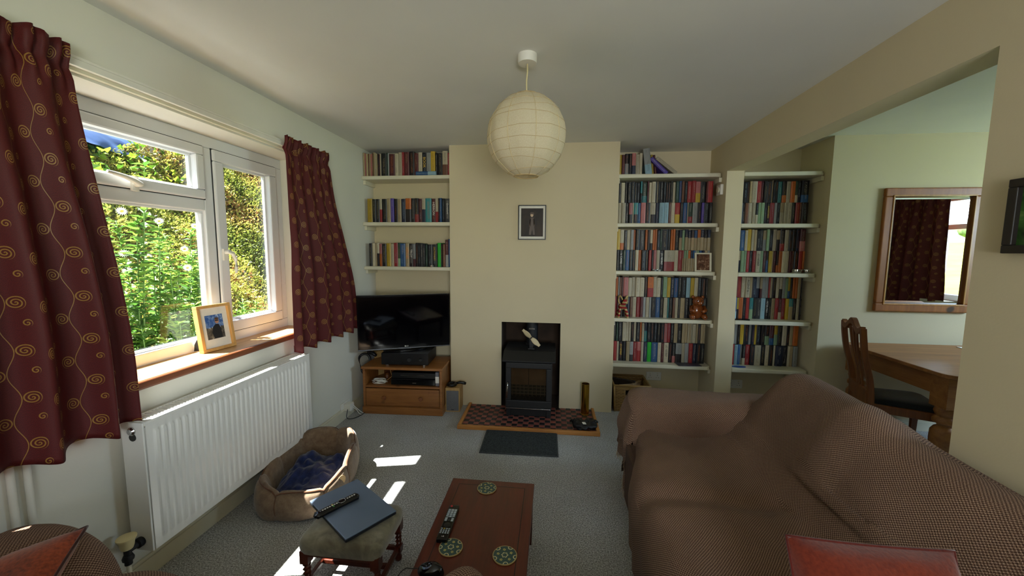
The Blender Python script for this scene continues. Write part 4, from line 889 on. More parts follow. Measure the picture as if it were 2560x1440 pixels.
for k in range(6): MB().lathe([(0.006, 0), (0.006, 0.006)], 12, M=Matrix.Translation((-0.13+0.024*k, -0.153, 0.035)) @ RX).build('small_knob', M['black'], am)
for sx in (-0.17, 0.17):
    for sy in (-0.12, 0.12): MB().lathe([(0.02, 0), (0.02, 0.012)], 16, M=Matrix.Translation((sx, sy, 0))).build('foot', M['chrome'], am)
dv = place(tag(empty('dvd_player'), 'black disc player on the open shelf of the pine unit', 'disc player'), 0.09, -0.02, 0.2635)
MB().box(-0.205, 0.205, -0.14, 0.14, 0.004, 0.058).build('case', M['blackgloss'], dv, bevel=0.003); MB().box(-0.205, 0.205, -0.12, 0.14, 0.059, 0.112).build('upper_case', M['black'], dv, bevel=0.003)
MB().box(-0.12, 0.10, -0.123, -0.12, 0.085, 0.091).build('disc_tray', M['chrome'], dv); MB().box(-0.005, 0.03, -0.142, -0.14, 0.02, 0.028).build('display', M['chrome'], dv)
mo = place(tag(empty('modem_box'), 'slim grey box upright at the end of the open shelf', 'box'), 0.315, -0.11, 0.2635)
MB().box(-0.016, 0.016, -0.05, 0.05, 0, 0.13).build('case', plain('grey_plastic', '#6d6c74', 0.4), mo, bevel=0.003); MB().box(-0.0165, 0.0165, -0.051, -0.045, 0.03, 0.09).build('label', M['paper'], mo)
cbm = M['whiteplastic']
cw = place(tag(empty('coiled_cable'), 'coil of white cable on the open shelf of the pine unit', 'cable'), -0.24, -0.12, 0.2635)
pts = []
for k in range(150):
    a = k*0.26; pts.append((0.055*math.cos(a)*(1+0.15*math.sin(k*0.11)) + 0.018*math.sin(k*0.05), 0.03*math.sin(a), 0.022+0.016*math.sin(a*0.5+k*0.02)))
MB().tube(pts, 0.0035, 6).build('wire', cbm, cw, smooth=True)
MB().tube([(0.06, 0.02, 0.02), (0.1, 0.05, 0.05), (0.07, 0.08, 0.11), (0.1, 0.1, 0.13)], 0.003, 6).build('loose_end', M['framewood'], cw, smooth=True)
MB().lathe([(0.02, 0), (0.022, 0.03), (0.012, 0.045), (0.016, 0.06)], 16, M=Matrix.Translation((0.02, 0.13, 0.0))).build('plug', M['chairwood'], cw, auto=40)
# television
ang = math.atan2(0.325, 0.755)
tv = empty('television', (-1.363, 3.362, 0.561), ang); tag(tv, 'black flat television turned towards the sofa on the pine unit', 'television')
TW, TH = 0.411, 0.504; zb = 0.026
pn = MB().box(-TW, TW, 0.0, 0.035, 0, TH).build('bezel', M['blackgloss'], tv, bevel=0.004); pn.location = (0, 0, zb); pn.rotation_euler = (0.06, 0, 0)
scr = NB('dark_screen'); scr.set(srgb('#030305'), 0.06); n1 = scr.noise(40, 1, scr.coord()); scr.put(scr.p.inputs['Roughness'], scr.math('MULTIPLY_ADD', n1, 0.02, 0.05))
MB().box(-TW+0.014, TW-0.014, -0.001, 0.001, 0.034, TH-0.014).build('screen', scr.m, pn)
MB().box(-TW, TW, -0.0015, 0.03, -0.006, 0.003).build('lower_trim', plain('grey_trim', '#55565a', 0.3, 0.6), pn, bevel=0.002)
text('brand_text', 'LG', 0.016, (0.018, -0.0016, 0.018), (PI/2, 0, 0), M['white_ink'], pn)
MB().lathe([(0.006, 0), (0.006, 0.0004)], 16, M=Matrix.Translation((0.0, -0.0012, 0.018)) @ RX).build('brand_dot', M['white_ink'], pn)
MB().box(-0.25, 0.25, 0.035, 0.075, 0.1, TH-0.1).build('rear_housing', M['black'], pn, bevel=0.01)
MB().box(-0.05, 0.05, 0.025, 0.05, 0.012, zb+0.12).build('neck', M['black'], tv); MB().prism([(0.2*math.cos(t), 0.04+0.085*math.sin(t)) for t in [2*PI*k/28 for k in range(28)]], 0.0, 0.012).build('base', M['blackgloss'], tv, bevel=0.003)
# speakers
def speaker(label, loc, rz, w_=0.135, h_=0.225, d_=0.17):
    s_ = empty('loudspeaker', loc, rz); tag(s_, label, 'speaker', 'beech bookshelf speakers')
    MB().box(-w_/2, w_/2, 0, d_, 0, h_).build('cabinet', M['framewood'] if False else wood('beech_veneer', '#a8854f', '#c8a66c', 2, 4, 0.5), s_, bevel=0.002)
    MB().box(-w_/2+0.010, w_/2-0.010, -0.007, 0, 0.012, h_-0.022).build('grille', plain('grey_speaker_cloth', '#696a6d', 0.9, nscale=200, namt=0.1), s_, bevel=0.004)
    MB().box(-0.012, 0.012, -0.0085, -0.007, 0.02, 0.026).build('badge', M['black'], s_)
    return s_
speaker('beech loudspeaker with grey grille on the carpet beside the hearth', (-0.912, 3.345, 0.0), 0.06)
speaker('beech loudspeaker standing behind the pine unit by the window wall', (-1.762, 3.50, 0.22), -0.5, 0.1, 0.28, 0.1)
sb = MB().box(-0.06, 0.06, -0.05, 0.06, 0, 0.22).build('speaker_block', wood('pale_block', '#a58a5c', '#c6ab78', 2, 4, 0.6), None, bevel=0.003); sb.location = (-1.762, 3.545, 0); sb.rotation_euler = (0, 0, -0.3); tag(sb, 'pale wooden block holding up the speaker by the window wall', 'block')
hp = empty('headphones', (-0.90, 3.42, 0.226), 0.35); tag(hp, 'black headphones lying on the loudspeaker beside the hearth', 'headphones')
MB().tube([(-0.035+0.035*math.cos(t), 0.035*math.sin(t), 0.016) for t in [2*PI*k/20 for k in range(20)]], 0.015, 8, closed=True).build('ear_pad', M['black'], hp, smooth=True)
MB().tube([(0.0, 0.0, 0.02), (0.04, 0.0, 0.028), (0.075, -0.01, 0.022), (0.095, -0.015, 0.015)], [0.01, 0.014, 0.016, 0.012], 8).build('headband', M['black'], hp, smooth=True)
hb = empty('cable_loop', (-1.765, 3.42, 0.48)); tag(hb, 'thick black looped strap hanging over the speaker by the window wall', 'strap')
MB().tube([(-0.02+0.055*math.cos(t), -0.03+0.02*math.sin(t*2), -0.075+0.10*math.sin(t)) for t in [2*PI*k/28 for k in range(28)]], 0.011, 8, closed=True).build('loop', M['black'], hb, smooth=True)
MB().tube([(0.0, 0.02, 0.03), (0.05, 0.0, 0.03), (0.09, -0.01, 0.005)], [0.02, 0.02, 0.012], 8).build('strap_end', M['black'], hb, smooth=True)
# plug adaptor on the window wall
pg = empty('plug_adaptor', (WX+0.018, 3.10, 0.105)); tag(pg, 'white plug adaptor in the window wall socket trailing cables', 'plug')
MB().box(-0.018, -0.006, -0.075, 0.075, -0.045, 0.045).build('plate', M['whiteplastic'], pg, bevel=0.003)
MB().box(-0.006, 0.055, -0.035, 0.035, -0.03, 0.035).build('adaptor', M['whiteplastic'], pg, bevel=0.006)
for k, (m_, pp_) in enumerate(((M['whiteplastic'], [(0.055, 0.0, 0.0), (0.08, 0.02, -0.03), (0.09, 0.06, -0.09), (0.11, 0.12, -0.10), (0.13, 0.2, -0.05)]), (M['whiteplastic'], [(0.055, 0.015, 0.01), (0.09, 0.05, -0.05), (0.10, 0.11, -0.10), (0.12, 0.18, -0.098)]), (M['black'], [(0.03, -0.035, -0.01), (0.04, -0.07, -0.07), (0.06, -0.02, -0.10), (0.1, 0.05, -0.10), (0.12, 0.15, -0.09)]))):
    P2 = [interp(pp_, q/24) for q in range(25)]; MB().tube(P2, 0.0032, 6).build('cable', m_, pg, smooth=True)
# ------------------------------------------------------------------ dog bed
def suede(name, d, l):
    b = NB(name); f = b.noise(30, 4, b.coord(), 0.6, 0.4); g = b.noise(300, 2, b.coord()); b.set(b.ramp(b.math('ADD', b.math('MULTIPLY', f, 0.6), b.math('MULTIPLY', g, 0.4)), [(0.35, srgb(d)), (0.65, srgb(l))]), 0.95, spec=0.1, sheen=0.3); b.bump(f, 0.25, 0.006); return b.m
bd = empty('dog_bed', (-1.487, 2.125, 0.0)); tag(bd, 'brown suede dog bed with padded walls against the radiator', 'dog bed')
sue = suede('brown_suede', '#645040', '#84705a'); NPn = 8; bedrot = 0.18
def bed_r(a):
    c_, s_ = math.cos(a-bedrot), math.sin(a-bedrot); return 1/((abs(c_)/0.236)**3+(abs(s_)/0.322)**3)**(1/3)
prof = [(0.82, 0.02), (0.96, 0.01), (1.02, 0.06), (1.03, 0.13), (0.99, 0.20), (0.93, 0.232), (0.86, 0.225), (0.80, 0.17), (0.77, 0.11), (0.75, 0.05)]
def bedf(u, v):
    a = 2*PI*u; p = interp([(q[0], q[1], 0) for q in prof], v); seg = (u*NPn) % 1.0
    puff = math.sin(PI*seg)**0.4; dip = 1-0.13*(1-puff)*smoothstep(0.25, 0.5, v)
    R = bed_r(a); edge = 1+0.035*(puff-0.5)*(1 if v < 0.5 else -1)
    # the near rim sags, the back rim stands high
    hgt = 1.0 + 0.14*math.sin(a+0.25) - 0.26*max(0, math.cos(a+0.35))
    wob = 0.006*noise.noise(Vector((math.cos(a)*4, math.sin(a)*4, v*6)))
    return Vector((math.cos(a)*R*(p.x*edge+wob), math.sin(a)*R*(p.x*edge+wob), max(0.003, p.y*dip*hgt+wob))), (u, v)
wl = grid('padded_wall', bedf, 128, 36, sue, bd)
def bedseam(v0):
    return [bedf(k/96, v0)[0]*1.0 + Vector((0, 0, 0.003)) for k in range(96)]
MB().tube(bedseam(0.52), 0.0045, 6, closed=True).build('piping', suede('dark_piping', '#4f3320', '#6b4730'), wl, smooth=True)
for k in range(NPn):
    MB().tube([bedf(k/NPn, v0)[0]*1.002 for v0 in [0.2+0.5*q/8 for q in range(9)]], 0.003, 5).build('panel_seam', suede('seam%d' % k, '#4f3320', '#6b4730'), wl, smooth=True)
MB().prism([(math.cos(a)*bed_r(a)*0.85, math.sin(a)*bed_r(a)*0.85) for a in [2*PI*k/40 for k in range(40)]], 0.004, 0.05).build('base_cushion', sue, bd, bevel=0.01)
lg = MB().lathe([(0.030, 0), (0.030, 0.002), (0.026, 0.003)], 24, M=Matrix.Translation((0.253, -0.10, 0.13)) @ Matrix.Rotation(-0.35, 4, 'Z') @ Matrix.Rotation(PI/2, 4, 'Y')).build('stitched_badge', suede('badge_suede', '#b39064', '#c9a878'), bd)
bk = empty('blanket', (-1.487, 2.125, 0.05)); tag(bk, 'crumpled navy blue fleece blanket inside the dog bed', 'blanket')
nv = suede('navy_fleece', '#131a3a', '#22305f')
def blf(u, v):
    a = 2*PI*u; r_ = v; R = bed_r(a)*0.76
    x = math.cos(a)*R*r_; y = math.sin(a)*R*r_
    h_ = 0.045 + 0.05*max(0, 1-r_)**0.5 + 0.055*noise.noise(Vector((x*9+3, y*9, 0.3))) + 0.03*abs(noise.noise(Vector((x*22, y*17, 1.3)))) - 0.03*smoothstep(0.85, 1, r_)
    return Vector((x, y, max(0.003, h_))), (u, v)
grid('cloth', blf, 96, 40, nv, bk)
# ------------------------------------------------------------------ footstool
fs_ = empty('footstool', (-0.882, 1.535, 0.0)); tag(fs_, 'small footstool with sage velvet seat and twisted dark legs', 'footstool')
def velvet():
    b = NB('sage_velvet'); f = b.noise(14, 4, b.coord(), 0.6, 0.5); b.set(b.ramp(f, [(0.3, srgb('#5a5242')), (0.55, srgb('#7d7762')), (0.75, srgb('#918c78'))]), 0.85, spec=0.15, sheen=0.6); b.bump(f, 0.15, 0.004); return b.m
vv = velvet(); HX, HY = 0.180, 0.136
def seatf(u, v):
    a = 2*PI*u; c_, s_ = math.cos(a), math.sin(a); k = 1/(abs(c_)**10+abs(s_)**10)**(1/10)
    P_ = [(1.0, 0.205), (1.03, 0.225), (1.035, 0.25), (0.99, 0.268), (0.9, 0.277), (0.6, 0.287), (0.3, 0.29), (0.0, 0.291)]
    p = interp([(q[0], q[1], 0) for q in P_], v)
    return Vector((c_*k*HX*p.x, s_*k*HY*p.x, p.y + 0.001*noise.noise(Vector((c_*5, s_*5, v*4))))), (u, v)
grid('seat_pad', seatf, 72, 28, vv, fs_)
MB().box(-HX+0.012, HX-0.012, -HY+0.012, HY-0.012, 0.188, 0.215).build('seat_rail', M['stoolwood'], fs_)
for sx in (-1, 1):
    for sy in (-1, 1):
        x, y = sx*0.158, sy*0.112; b = MB()
        b.box(x-0.019, x+0.019, y-0.019, y+0.019, 0.155, 0.212); b.box(x-0.017, x+0.017, y-0.017, y+0.017, 0.045, 0.078)
        b.lathe([(0.010, 0), (0.016, 0.006), (0.017, 0.02), (0.010, 0.036), (0.014, 0.046)], 16, M=Matrix.Translation((x, y, 0)))
        vs = []; n_ = 16; L = 22
        for j in range(L+1):
            z = 0.078+0.078*j/L; tw = j*0.55
            for k in range(n_): q = 2*PI*k/n_; r_ = 0.0135+0.0035*math.cos(2*(q-tw)); vs.append((x+r_*math.cos(q), y+r_*math.sin(q), z))
        b.add(vs, [(j*n_+k, j*n_+(k+1) % n_, (j+1)*n_+(k+1) % n_, (j+1)*n_+k) for j in range(L) for k in range(n_)])
        b.build('leg', M['stoolwood'], fs_, auto=45)
for sx in (-1, 1): MB().box(sx*0.158-0.009, sx*0.158+0.009, -0.10, 0.10, 0.054, 0.074).build('stretcher', M['stoolwood'], fs_, bevel=0.003)
MB().box(-0.15, 0.15, -0.009, 0.009, 0.054, 0.074).build('stretcher', M['stoolwood'], fs_, bevel=0.003); MB().box(-0.15, 0.15, 0.103, 0.121, 0.054, 0.072).build('stretcher', M['stoolwood'], fs_, bevel=0.003)
# laptop
lt = empty('laptop', (-0.913, 1.58, 0.2905), math.radians(-35)); tag(lt, 'closed slate blue laptop lying across the footstool', 'laptop')
slate = NB('slate_blue_lid_sheen'); n1 = slate.noise(3, 3, slate.coord()); slate.set(slate.ramp(n1, [(0.3, srgb('#66758a')), (0.7, srgb('#76869c'))]), 0.4, 0.3)  # lid base lightened so its colour carries the sky's reflection
MB().box(-0.182, 0.182, -0.118, 0.118, 0.003, 0.0135).build('base', plain('dark_laptop_body', '#1d2025', 0.4), lt, bevel=0.003)
MB().box(-0.182, 0.182, -0.118, 0.118, 0.0145, 0.0215).build('lid', slate.m, lt, bevel=0.003, seg=3)
MB().box(-0.14, 0.14, 0.108, 0.117, 0.012, 0.0155).build('hinge', M['black'], lt)
for sx in (-0.15, 0.15):
    for sy in (-0.095, 0.095): MB().lathe([(0.008, 0), (0.008, 0.003)], 12, M=Matrix.Translation((sx, sy, 0))).build('foot', M['rubber'], lt)
# remotes
def remote(label, loc, rz, L, W, kind):
    r = empty('remote_control', loc, rz); tag(r, label, 'remote control', 'television remotes')
    if kind == 'round':
        b = MB(); vs = []; n_ = 14; S = 20
        for j in range(S+1):
            t_ = j/S; x = -L/2+L*t_; e = min(1, math.sqrt(max(0.0, 1-((abs(t_-0.5)-0.46)/0.04)**2)) if abs(t_-0.5) > 0.46 else 1); e = max(0.35, e); w2 = W/2*(0.92+0.08*abs(2*t_-1))*e
            for k in range(n_): q = 2*PI*k/n_; vs.append((x, w2*math.cos(q), 0.0115+0.0115*e*math.copysign(abs(math.sin(q))**0.7, math.sin(q))))
        b.add(vs, [(j*n_+k, j*n_+(k+1) % n_, (j+1)*n_+(k+1) % n_, (j+1)*n_+k) for j in range(S) for k in range(n_)] + [tuple(range(n_)), tuple(S*n_+k for k in range(n_))])
        b.build('body', M['blackgloss'], r, auto=50); top = 0.0232
        MB().tube([(0.022+0.016*math.cos(q), 0.015*math.sin(q), top) for q in [2*PI*k/24 for k in range(24)]], 0.0014, 6, closed=True).build('dial_ring', M['chrome'], r, smooth=True)
        spots = [(-0.075+0.0105*k, c_*0.010) for k in range(8) for c_ in (-1, 0, 1)] + [(0.048+0.011*k, c_*0.010) for k in range(4) for c_ in (-1, 0, 1)]
        for k, (x, y) in enumerate(spots):
            o = MB().box(-0.0035, 0.0035, -0.003, 0.003, 0, 0.0016).build('button', M['whiteplastic'] if k > 23 or k % 5 == 0 else plain('grey_button', '#6d7076', 0.5) if k == 1 else M['whiteplastic'], r); o.location = (x, y, top-0.0012-0.0035*(abs(y) > 0))
        for k, hx in enumerate(('#3f8a3f', '#b8a43a')): o = MB().box(-0.003, 0.003, -0.006, 0.006, 0, 0.0016).build('colour_button', plain('coloured_key%d' % k, hx, 0.5), r); o.location = (-0.02, -0.006+0.012*k, top-0.002)
    else:
        MB().prism([(-L/2, -W*0.46), (-L/2+0.01, -W/2), (L/2-0.02, -W/2), (L/2, -W*0.44), (L/2, W*0.44), (L/2-0.02, W/2), (-L/2+0.01, W/2), (-L/2, W*0.46)], 0, 0.018).build('body', M['blackgloss'], r, bevel=0.004); top = 0.0178
        kb = plain('pale_key', '#9aa4aa', 0.5); kd = plain('dark_key', '#24262a', 0.5); ky = plain('yellow_key', '#b89a3a', 0.5)
        for i in range(3):
            for j in range(4): o = MB().box(-0.006, 0.006, -0.0055, 0.0055, 0, 0.0015).build('button', kb, r); o.location = (L/2-0.038-0.0145*j, (i-1)*0.0135, top)
        for i in (-1, 1): o = MB().box(-0.013, 0.013, -0.005, 0.005, 0, 0.0015).build('rocker', kb, r); o.location = (0.012, i*0.014, top)
        for j in range(2): o = MB().box(-0.005, 0.005, -0.006, 0.006, 0, 0.0015).build('button', kd, r); o.location = (0.018-0.013*j, 0, top)
        MB().lathe([(0.0145, 0), (0.0145, 0.0015), (0.006, 0.002)], 20, M=Matrix.Translation((-0.024, 0, top))).build('navigation_pad', M['black'], r)
        for i in range(4): o = MB().box(-0.002, 0.002, -0.0035, 0.0035, 0, 0.0015).build('colour_button', ky if i == 2 else kb, r); o.location = (-0.046, (i-1.5)*0.0105, top)
        for i in range(4):
            for j in range(3): o = MB().box(-0.0022, 0.0022, -0.0033, 0.0033, 0, 0.0012).build('small_button', kb, r); o.location = (-0.055-0.008*j, (i-1.5)*0.0105, top)
        MB().lathe([(0.0055, 0), (0.0055, 0.0015)], 16, M=Matrix.Translation((L/2-0.012, 0.012, top))).build('power_button', M['red_ink'], r)
        text('brand_text', 'LG', 0.009, (-L/2+0.018, 0, top+0.0004), (0, 0, -PI/2), M['white_ink'], r)
    return r
remote('chunky black remote with a silver ring lying on the laptop', (-0.972, 1.556, 0.3122), math.radians(55), 0.205, 0.046, 'round')
remote('slim black remote with pale keys on the coffee table', (-0.434, 1.512, 0.3105), math.radians(90), 0.215, 0.048, 'flat')
# ------------------------------------------------------------------ coffee table
ct = empty('coffee_table', (-0.292, 1.497, 0.0)); tag(ct, 'low mahogany coffee table with a dark inlaid line', 'coffee table')
TX, TY = 0.213, 0.355
MB().box(-TX, TX, -TY, TY, 0.288, 0.31).build('top', M['mahog'], ct, bevel=0.003)
b = MB(); il = 0.045; q = 0.0016
b.box(-TX+il-q, TX-il+q, TY-il-q, TY-il+q, 0.3097, 0.3103); b.box(-TX+il-q, TX-il+q, -TY+il-q, -TY+il+q, 0.3097, 0.3103); b.box(-TX+il-q, -TX+il+q, -TY+il, TY-il, 0.3097, 0.3103); b.box(TX-il-q, TX-il+q, -TY+il, TY-il, 0.3097, 0.3103)
b.build('inlay_line', M['black'], ct)
for s_ in (-1, 1):
    MB().box(-TX+0.03, TX-0.03, s_*(TY-0.025)-0.009, s_*(TY-0.025)+0.009, 0.225, 0.289).build('apron', M['mahogdark'], ct, bevel=0.002); MB().box(s_*(TX-0.022)-0.009, s_*(TX-0.022)+0.009, -TY+0.03, TY-0.03, 0.225, 0.289).build('apron', M['mahogdark'], ct, bevel=0.002)
    for sy in (-1, 1):
        x, y = s_*(TX-0.022), sy*(TY-0.025); b = MB(); b.add([(x+dx*k, y+dy*k, z) for k, z in ((0.013, 0.0), (0.019, 0.289)) for dx, dy in ((-1, -1), (1, -1), (1, 1), (-1, 1))], [(3, 2, 1, 0), (4, 5, 6, 7), (0, 1, 5, 4), (1, 2, 6, 5), (2, 3, 7, 6), (3, 0, 4, 7)]); b.build('leg', M['mahogdark'], ct, bevel=0.002)
def coaster_mat():
    b = NB('floral_coaster_print'); co = b.sep(b.coord()); x, y = co[0], co[1]
    def polar(cx, cy):
        dx = b.math('SUBTRACT', x, cx); dy = b.math('SUBTRACT', y, cy); return b.math('SQRT', b.math('ADD', b.math('MULTIPLY', dx, dx), b.math('MULTIPLY', dy, dy))), b.math('ARCTAN2', dy, dx)
    base = b.ramp(b.noise(420, 2, b.coord()), [(0.42, srgb('#17343a')), (0.58, srgb('#2b5250')), (0.72, srgb('#8c8a58'))])
    r0, a0 = polar(0, 0)
    pet = b.math('MULTIPLY_ADD', b.math('COSINE', b.math('MULTIPLY', a0, 6.0)), 0.0016, 0.0105)
    rg = b.math('LESS_THAN', b.math('ABSOLUTE', b.math('SUBTRACT', r0, pet)), 0.0019); c = b.mix(rg, base, srgb('#c3b98c'))
    for k in range(5):
        an = 2*PI*k/5+0.5; r1, a1 = polar(0.027*math.cos(an), 0.027*math.sin(an)); p1 = b.math('MULTIPLY_ADD', b.math('COSINE', b.math('MULTIPLY', a1, 5.0)), 0.0012, 0.0052)
        fl = b.math('LESS_THAN', r1, p1); ctr = b.math('LESS_THAN', r1, 0.0018); c = b.mix(fl, c, srgb('#b9a95f')); c = b.mix(ctr, c, srgb('#3f5a4a'))
    for k in range(5):
        an = 2*PI*(k+0.5)/5+0.5; r1, a1 = polar(0.043*math.cos(an), 0.043*math.sin(an)); fl = b.math('LESS_THAN', b.math('ABSOLUTE', b.math('SUBTRACT', r1, 0.0085)), 0.0017); c = b.mix(fl, c, srgb('#c3b98c'))
    c = b.mix(b.math('GREATER_THAN', r0, 0.0445), c, srgb('#a08a58')); b.set(c, 0.45); return b.m
cmn = coaster_mat()
for (x, y, rz, lb) in ((-0.313, 1.782, 0.3, 'floral green coaster at the stove end of the coffee table'), (-0.39, 1.387, 0.9, 'floral green coaster touching the slim black remote'), (-0.17, 1.372, 0.0, 'floral green coaster near the sofa side of the coffee table')):
    o = MB().lathe([(0.0475, 0), (0.048, 0.001), (0.048, 0.004), (0.0472, 0.0048)], 48).build('coaster', cmn, None, auto=40); o.location = (x, y, 0.3105); o.rotation_euler = (0, 0, rz); tag(o, lb, 'coaster', 'coasters on the coffee table')
# mouse
ms = empty('computer_mouse', (-0.432, 1.262, 0.3105), PI-0.12); tag(ms, 'black corded computer mouse on the corner of the coffee table', 'mouse')
def mf(u, v):
    a = 2*PI*u; t_ = PI/2*v; rx_ = 0.052*math.cos(t_)**0.8; ry = 0.031*math.cos(t_)**0.8*(1-0.08*math.cos(2*a)); return Vector((rx_*math.cos(a), ry*math.sin(a), 0.002+0.034*math.sin(t_)*(1-0.18*math.cos(a)*1))), (u, v)
grid('shell', mf, 40, 14, M['blackgloss'], ms); MB().lathe([(0.006, 0), (0.006, 0.0006)], 16, M=Matrix.Translation((-0.012, 0.0, 0.0365))).build('badge', M['chrome'], ms)
MB().lathe([(0.008, -0.003), (0.008, 0.003)], 14, M=Matrix.Translation((0.03, 0, 0.022)) @ RX).build('wheel', M['rubber'], ms)
cpts = [(0.052, 0, 0.008), (0.075, 0.005, 0.006), (0.10, 0.01, 0.004), (0.125, 0.02, -0.03), (0.13, -0.01, -0.12), (0.12, -0.03, -0.22), (0.10, 0.0, -0.30), (0.2, 0.12, -0.306), (0.4, 0.05, -0.306), (0.55, 0.15, -0.306)]
MB().tube([interp(cpts, k/60) for k in range(61)], 0.0016, 6).build('cable', M['black'], ms, smooth=True)
cb_ = empty('thin_cable', (-1.05, 1.30, 0.003)); tag(cb_, 'thin dark cable trailing over the carpet beside the footstool', 'cable')
MB().tube([interp([(-0.16, -0.12, 0), (-0.06, 0.02, 0.0), (0.03, 0.09, 0.01), (0.06, 0.13, 0.08)], k/30) for k in range(31)], 0.0016, 6).build('wire', M['black'], cb_, smooth=True)
# ------------------------------------------------------------------ sofas under woven throws
def throw_mat():
    b = NB('brown_woven_throw'); uv = b.sep(b.coord('UV')); u, v = uv[0], uv[1]; k = 2*PI/0.0105
    nz = b.noise(6, 3, b.coord('UV')); du = b.math('MULTIPLY_ADD', nz, 0.006, u); dv_ = b.math('MULTIPLY_ADD', nz, 0.008, v)
    a = b.math('SINE', b.math('MULTIPLY', du, k)); c = b.math('SINE', b.math('MULTIPLY', dv_, k*1.15)); w_ = b.math('MULTIPLY', a, c)
    fine = b.noise(500, 2, b.coord('UV')); h = b.math('ADD', b.math('MULTIPLY_ADD', w_, 0.25, 0.5), b.math('MULTIPLY', b.math('SUBTRACT', fine, 0.5), 0.9))
    pat = b.noise(3.0, 3, b.coord('UV'))
    col = b.ramp(h, [(0.25, srgb('#2f1e16')), (0.5, srgb('#775948')), (0.8, srgb('#c2a48c'))])
    col = b.mix(b.ramp(pat, [(0.4, (0.25, 0.25, 0.25, 1)), (0.7, (0, 0, 0, 1))]), col, srgb('#4a3428'))
    b.set(col, 0.95, spec=0.05, sheen=0.08); b.bump(h, 0.7, 0.004); return b.m
M['throw'] = throw_mat()
def nz3(x, y, z, s=1.0): return noise.noise(Vector((x*s, y*s, z*s)))
def cover(name, prof, stations, mapf, parent, nu=110, nv=110, wr=0.012, seed=0, endround=0.0):
    """loft a 2-D profile along a straight run; mapf(s, a, z)->world-ish local point"""
    L = [0]
    P = [interp(prof, k/nv) for k in range(nv+1)]
    for k in range(nv): L.append(L[-1]+(P[k+1]-P[k]).length)
    s0, s1 = stations
    def fn(u, v):
        k = min(nv, int(round(v*nv))); p = P[k]; s = s0+(s1-s0)*u
        w1 = wr*(nz3(s*2.2, p.x*3.1+seed, p.y*3.1) + 0.5*nz3(s*6, p.x*7, p.y*7+seed))
        w2 = wr*0.8*max(0, nz3(s*1.3+p.x*2.5, p.x*6+seed, p.y*2))
        e = 1.0
        if endround:
            de = min(u, 1-u)*(abs(s1-s0)); e = 1-(0.0 if de > endround else (1-math.sqrt(max(0, 1-((endround-de)/endround)**2)))*0.25)
        return mapf(s, p.x, p.y, w1+w2, e), (s, L[k])
    return grid(name, fn, nu, nv, M['throw'], parent)
so = empty('sofa', (0.95, 1.45, 0.0)); tag(so, 'long sofa under a brown woven throw against the dividing wall', 'sofa')
O = Vector((0.95, 1.45, 0))
sp = [(1.43, 0.03, 0), (1.435, 0.45, 0), (1.43, 0.74, 0), (1.38, 0.835, 0), (1.29, 0.865, 0), (1.21, 0.835, 0), (1.14, 0.72, 0), (1.07, 0.58, 0), (1.005, 0.475, 0), (0.93, 0.445, 0), (0.78, 0.45, 0), (0.60, 0.455, 0), (0.455, 0.44, 0), (0.395, 0.39, 0), (0.375, 0.30, 0), (0.385, 0.16, 0), (0.395, 0.03, 0)]
def mp(s, a, z, w_, e):
    # back drops in a soft shoulder towards the far end, and sags between the cushions
    far = smoothstep(2.10, 2.36, s); sag = 0.0
    if a > 0.98: z = z - max(0, z-0.5)*far*0.62; z -= (0.020*max(0, math.sin((s-0.75)*4.1)))*(1 if z > 0.6 else 0); a = a - (0.02*math.sin(s*5.2) if z > 0.55 and a < 1.40 else 0)
    if a < 0.98: z -= 0.022*math.exp(-((s-1.62)/0.05)**2)*(1 if z > 0.38 else 0) + 0.015*math.exp(-((a-0.78)/0.05)**2)*math.exp(-((s-1.9)/0.4)**2)
    if a > 0.98 and z > 0.6: z -= 0.028*(1-smoothstep(1.48, 1.60, s))*(1 if a < 1.40 else 0.5) - 0.012*math.exp(-((s-1.66)/0.06)**2)
    if a < 0.62: a += 0.125*smoothstep(1.70, 2.32, s)*(0.62-a)/0.25
    if a < 0.60 and z < 0.42: a += 0.010*math.sin(s*26+1.5*math.sin(s*7))*(0.42-z)/0.4
    if a > 1.0: w_ *= 0.35
    if a > 1.41: a = min(a, 1.438); w_ = min(w_, 0)
    return Vector((a-(w_ if z > 0.2 and a > 1.0 else 0.4*w_), s, z+w_))-O
cover('seat_and_back_cover', sp, (0.45, 2.32), mp, so, 170, 140, 0.020, 2)
# far arm
ap = [(2.515, 0.03, 0), (2.515, 0.35, 0), (2.508, 0.55, 0), (2.47, 0.618, 0), (2.36, 0.630, 0), (2.255, 0.612, 0), (2.208, 0.54, 0), (2.19, 0.43, 0), (2.17, 0.36, 0)]
def arm_map(o_):
    def f(s, a, z, w_, e):
        # s runs along x; the front end is rounded over
        fr_ = smoothstep(0.50, 0.60, s); c_ = 0.5+0.5*fr_
        q = (1-math.sqrt(max(0, 1-(1-min(1, max(0, (s-0.478)/0.10)))**2)))
        z2 = z*(1-0.07*q) if z > 0.3 else z
        a2 = 2.345+(a-2.345)*(1-0.14*q)
        return Vector((s+0.02*nz3(a*5, z*6, 2.0)*(1-fr_), a2+0.9*w_*(1 if a < 2.27 else 0.3), z2+(0.35*w_ if z > 0.58 else w_)))-o_
    return f
cover('far_arm_cover', ap, (0.478, 1.40), arm_map(O), so, 100, 80, 0.024, 5)
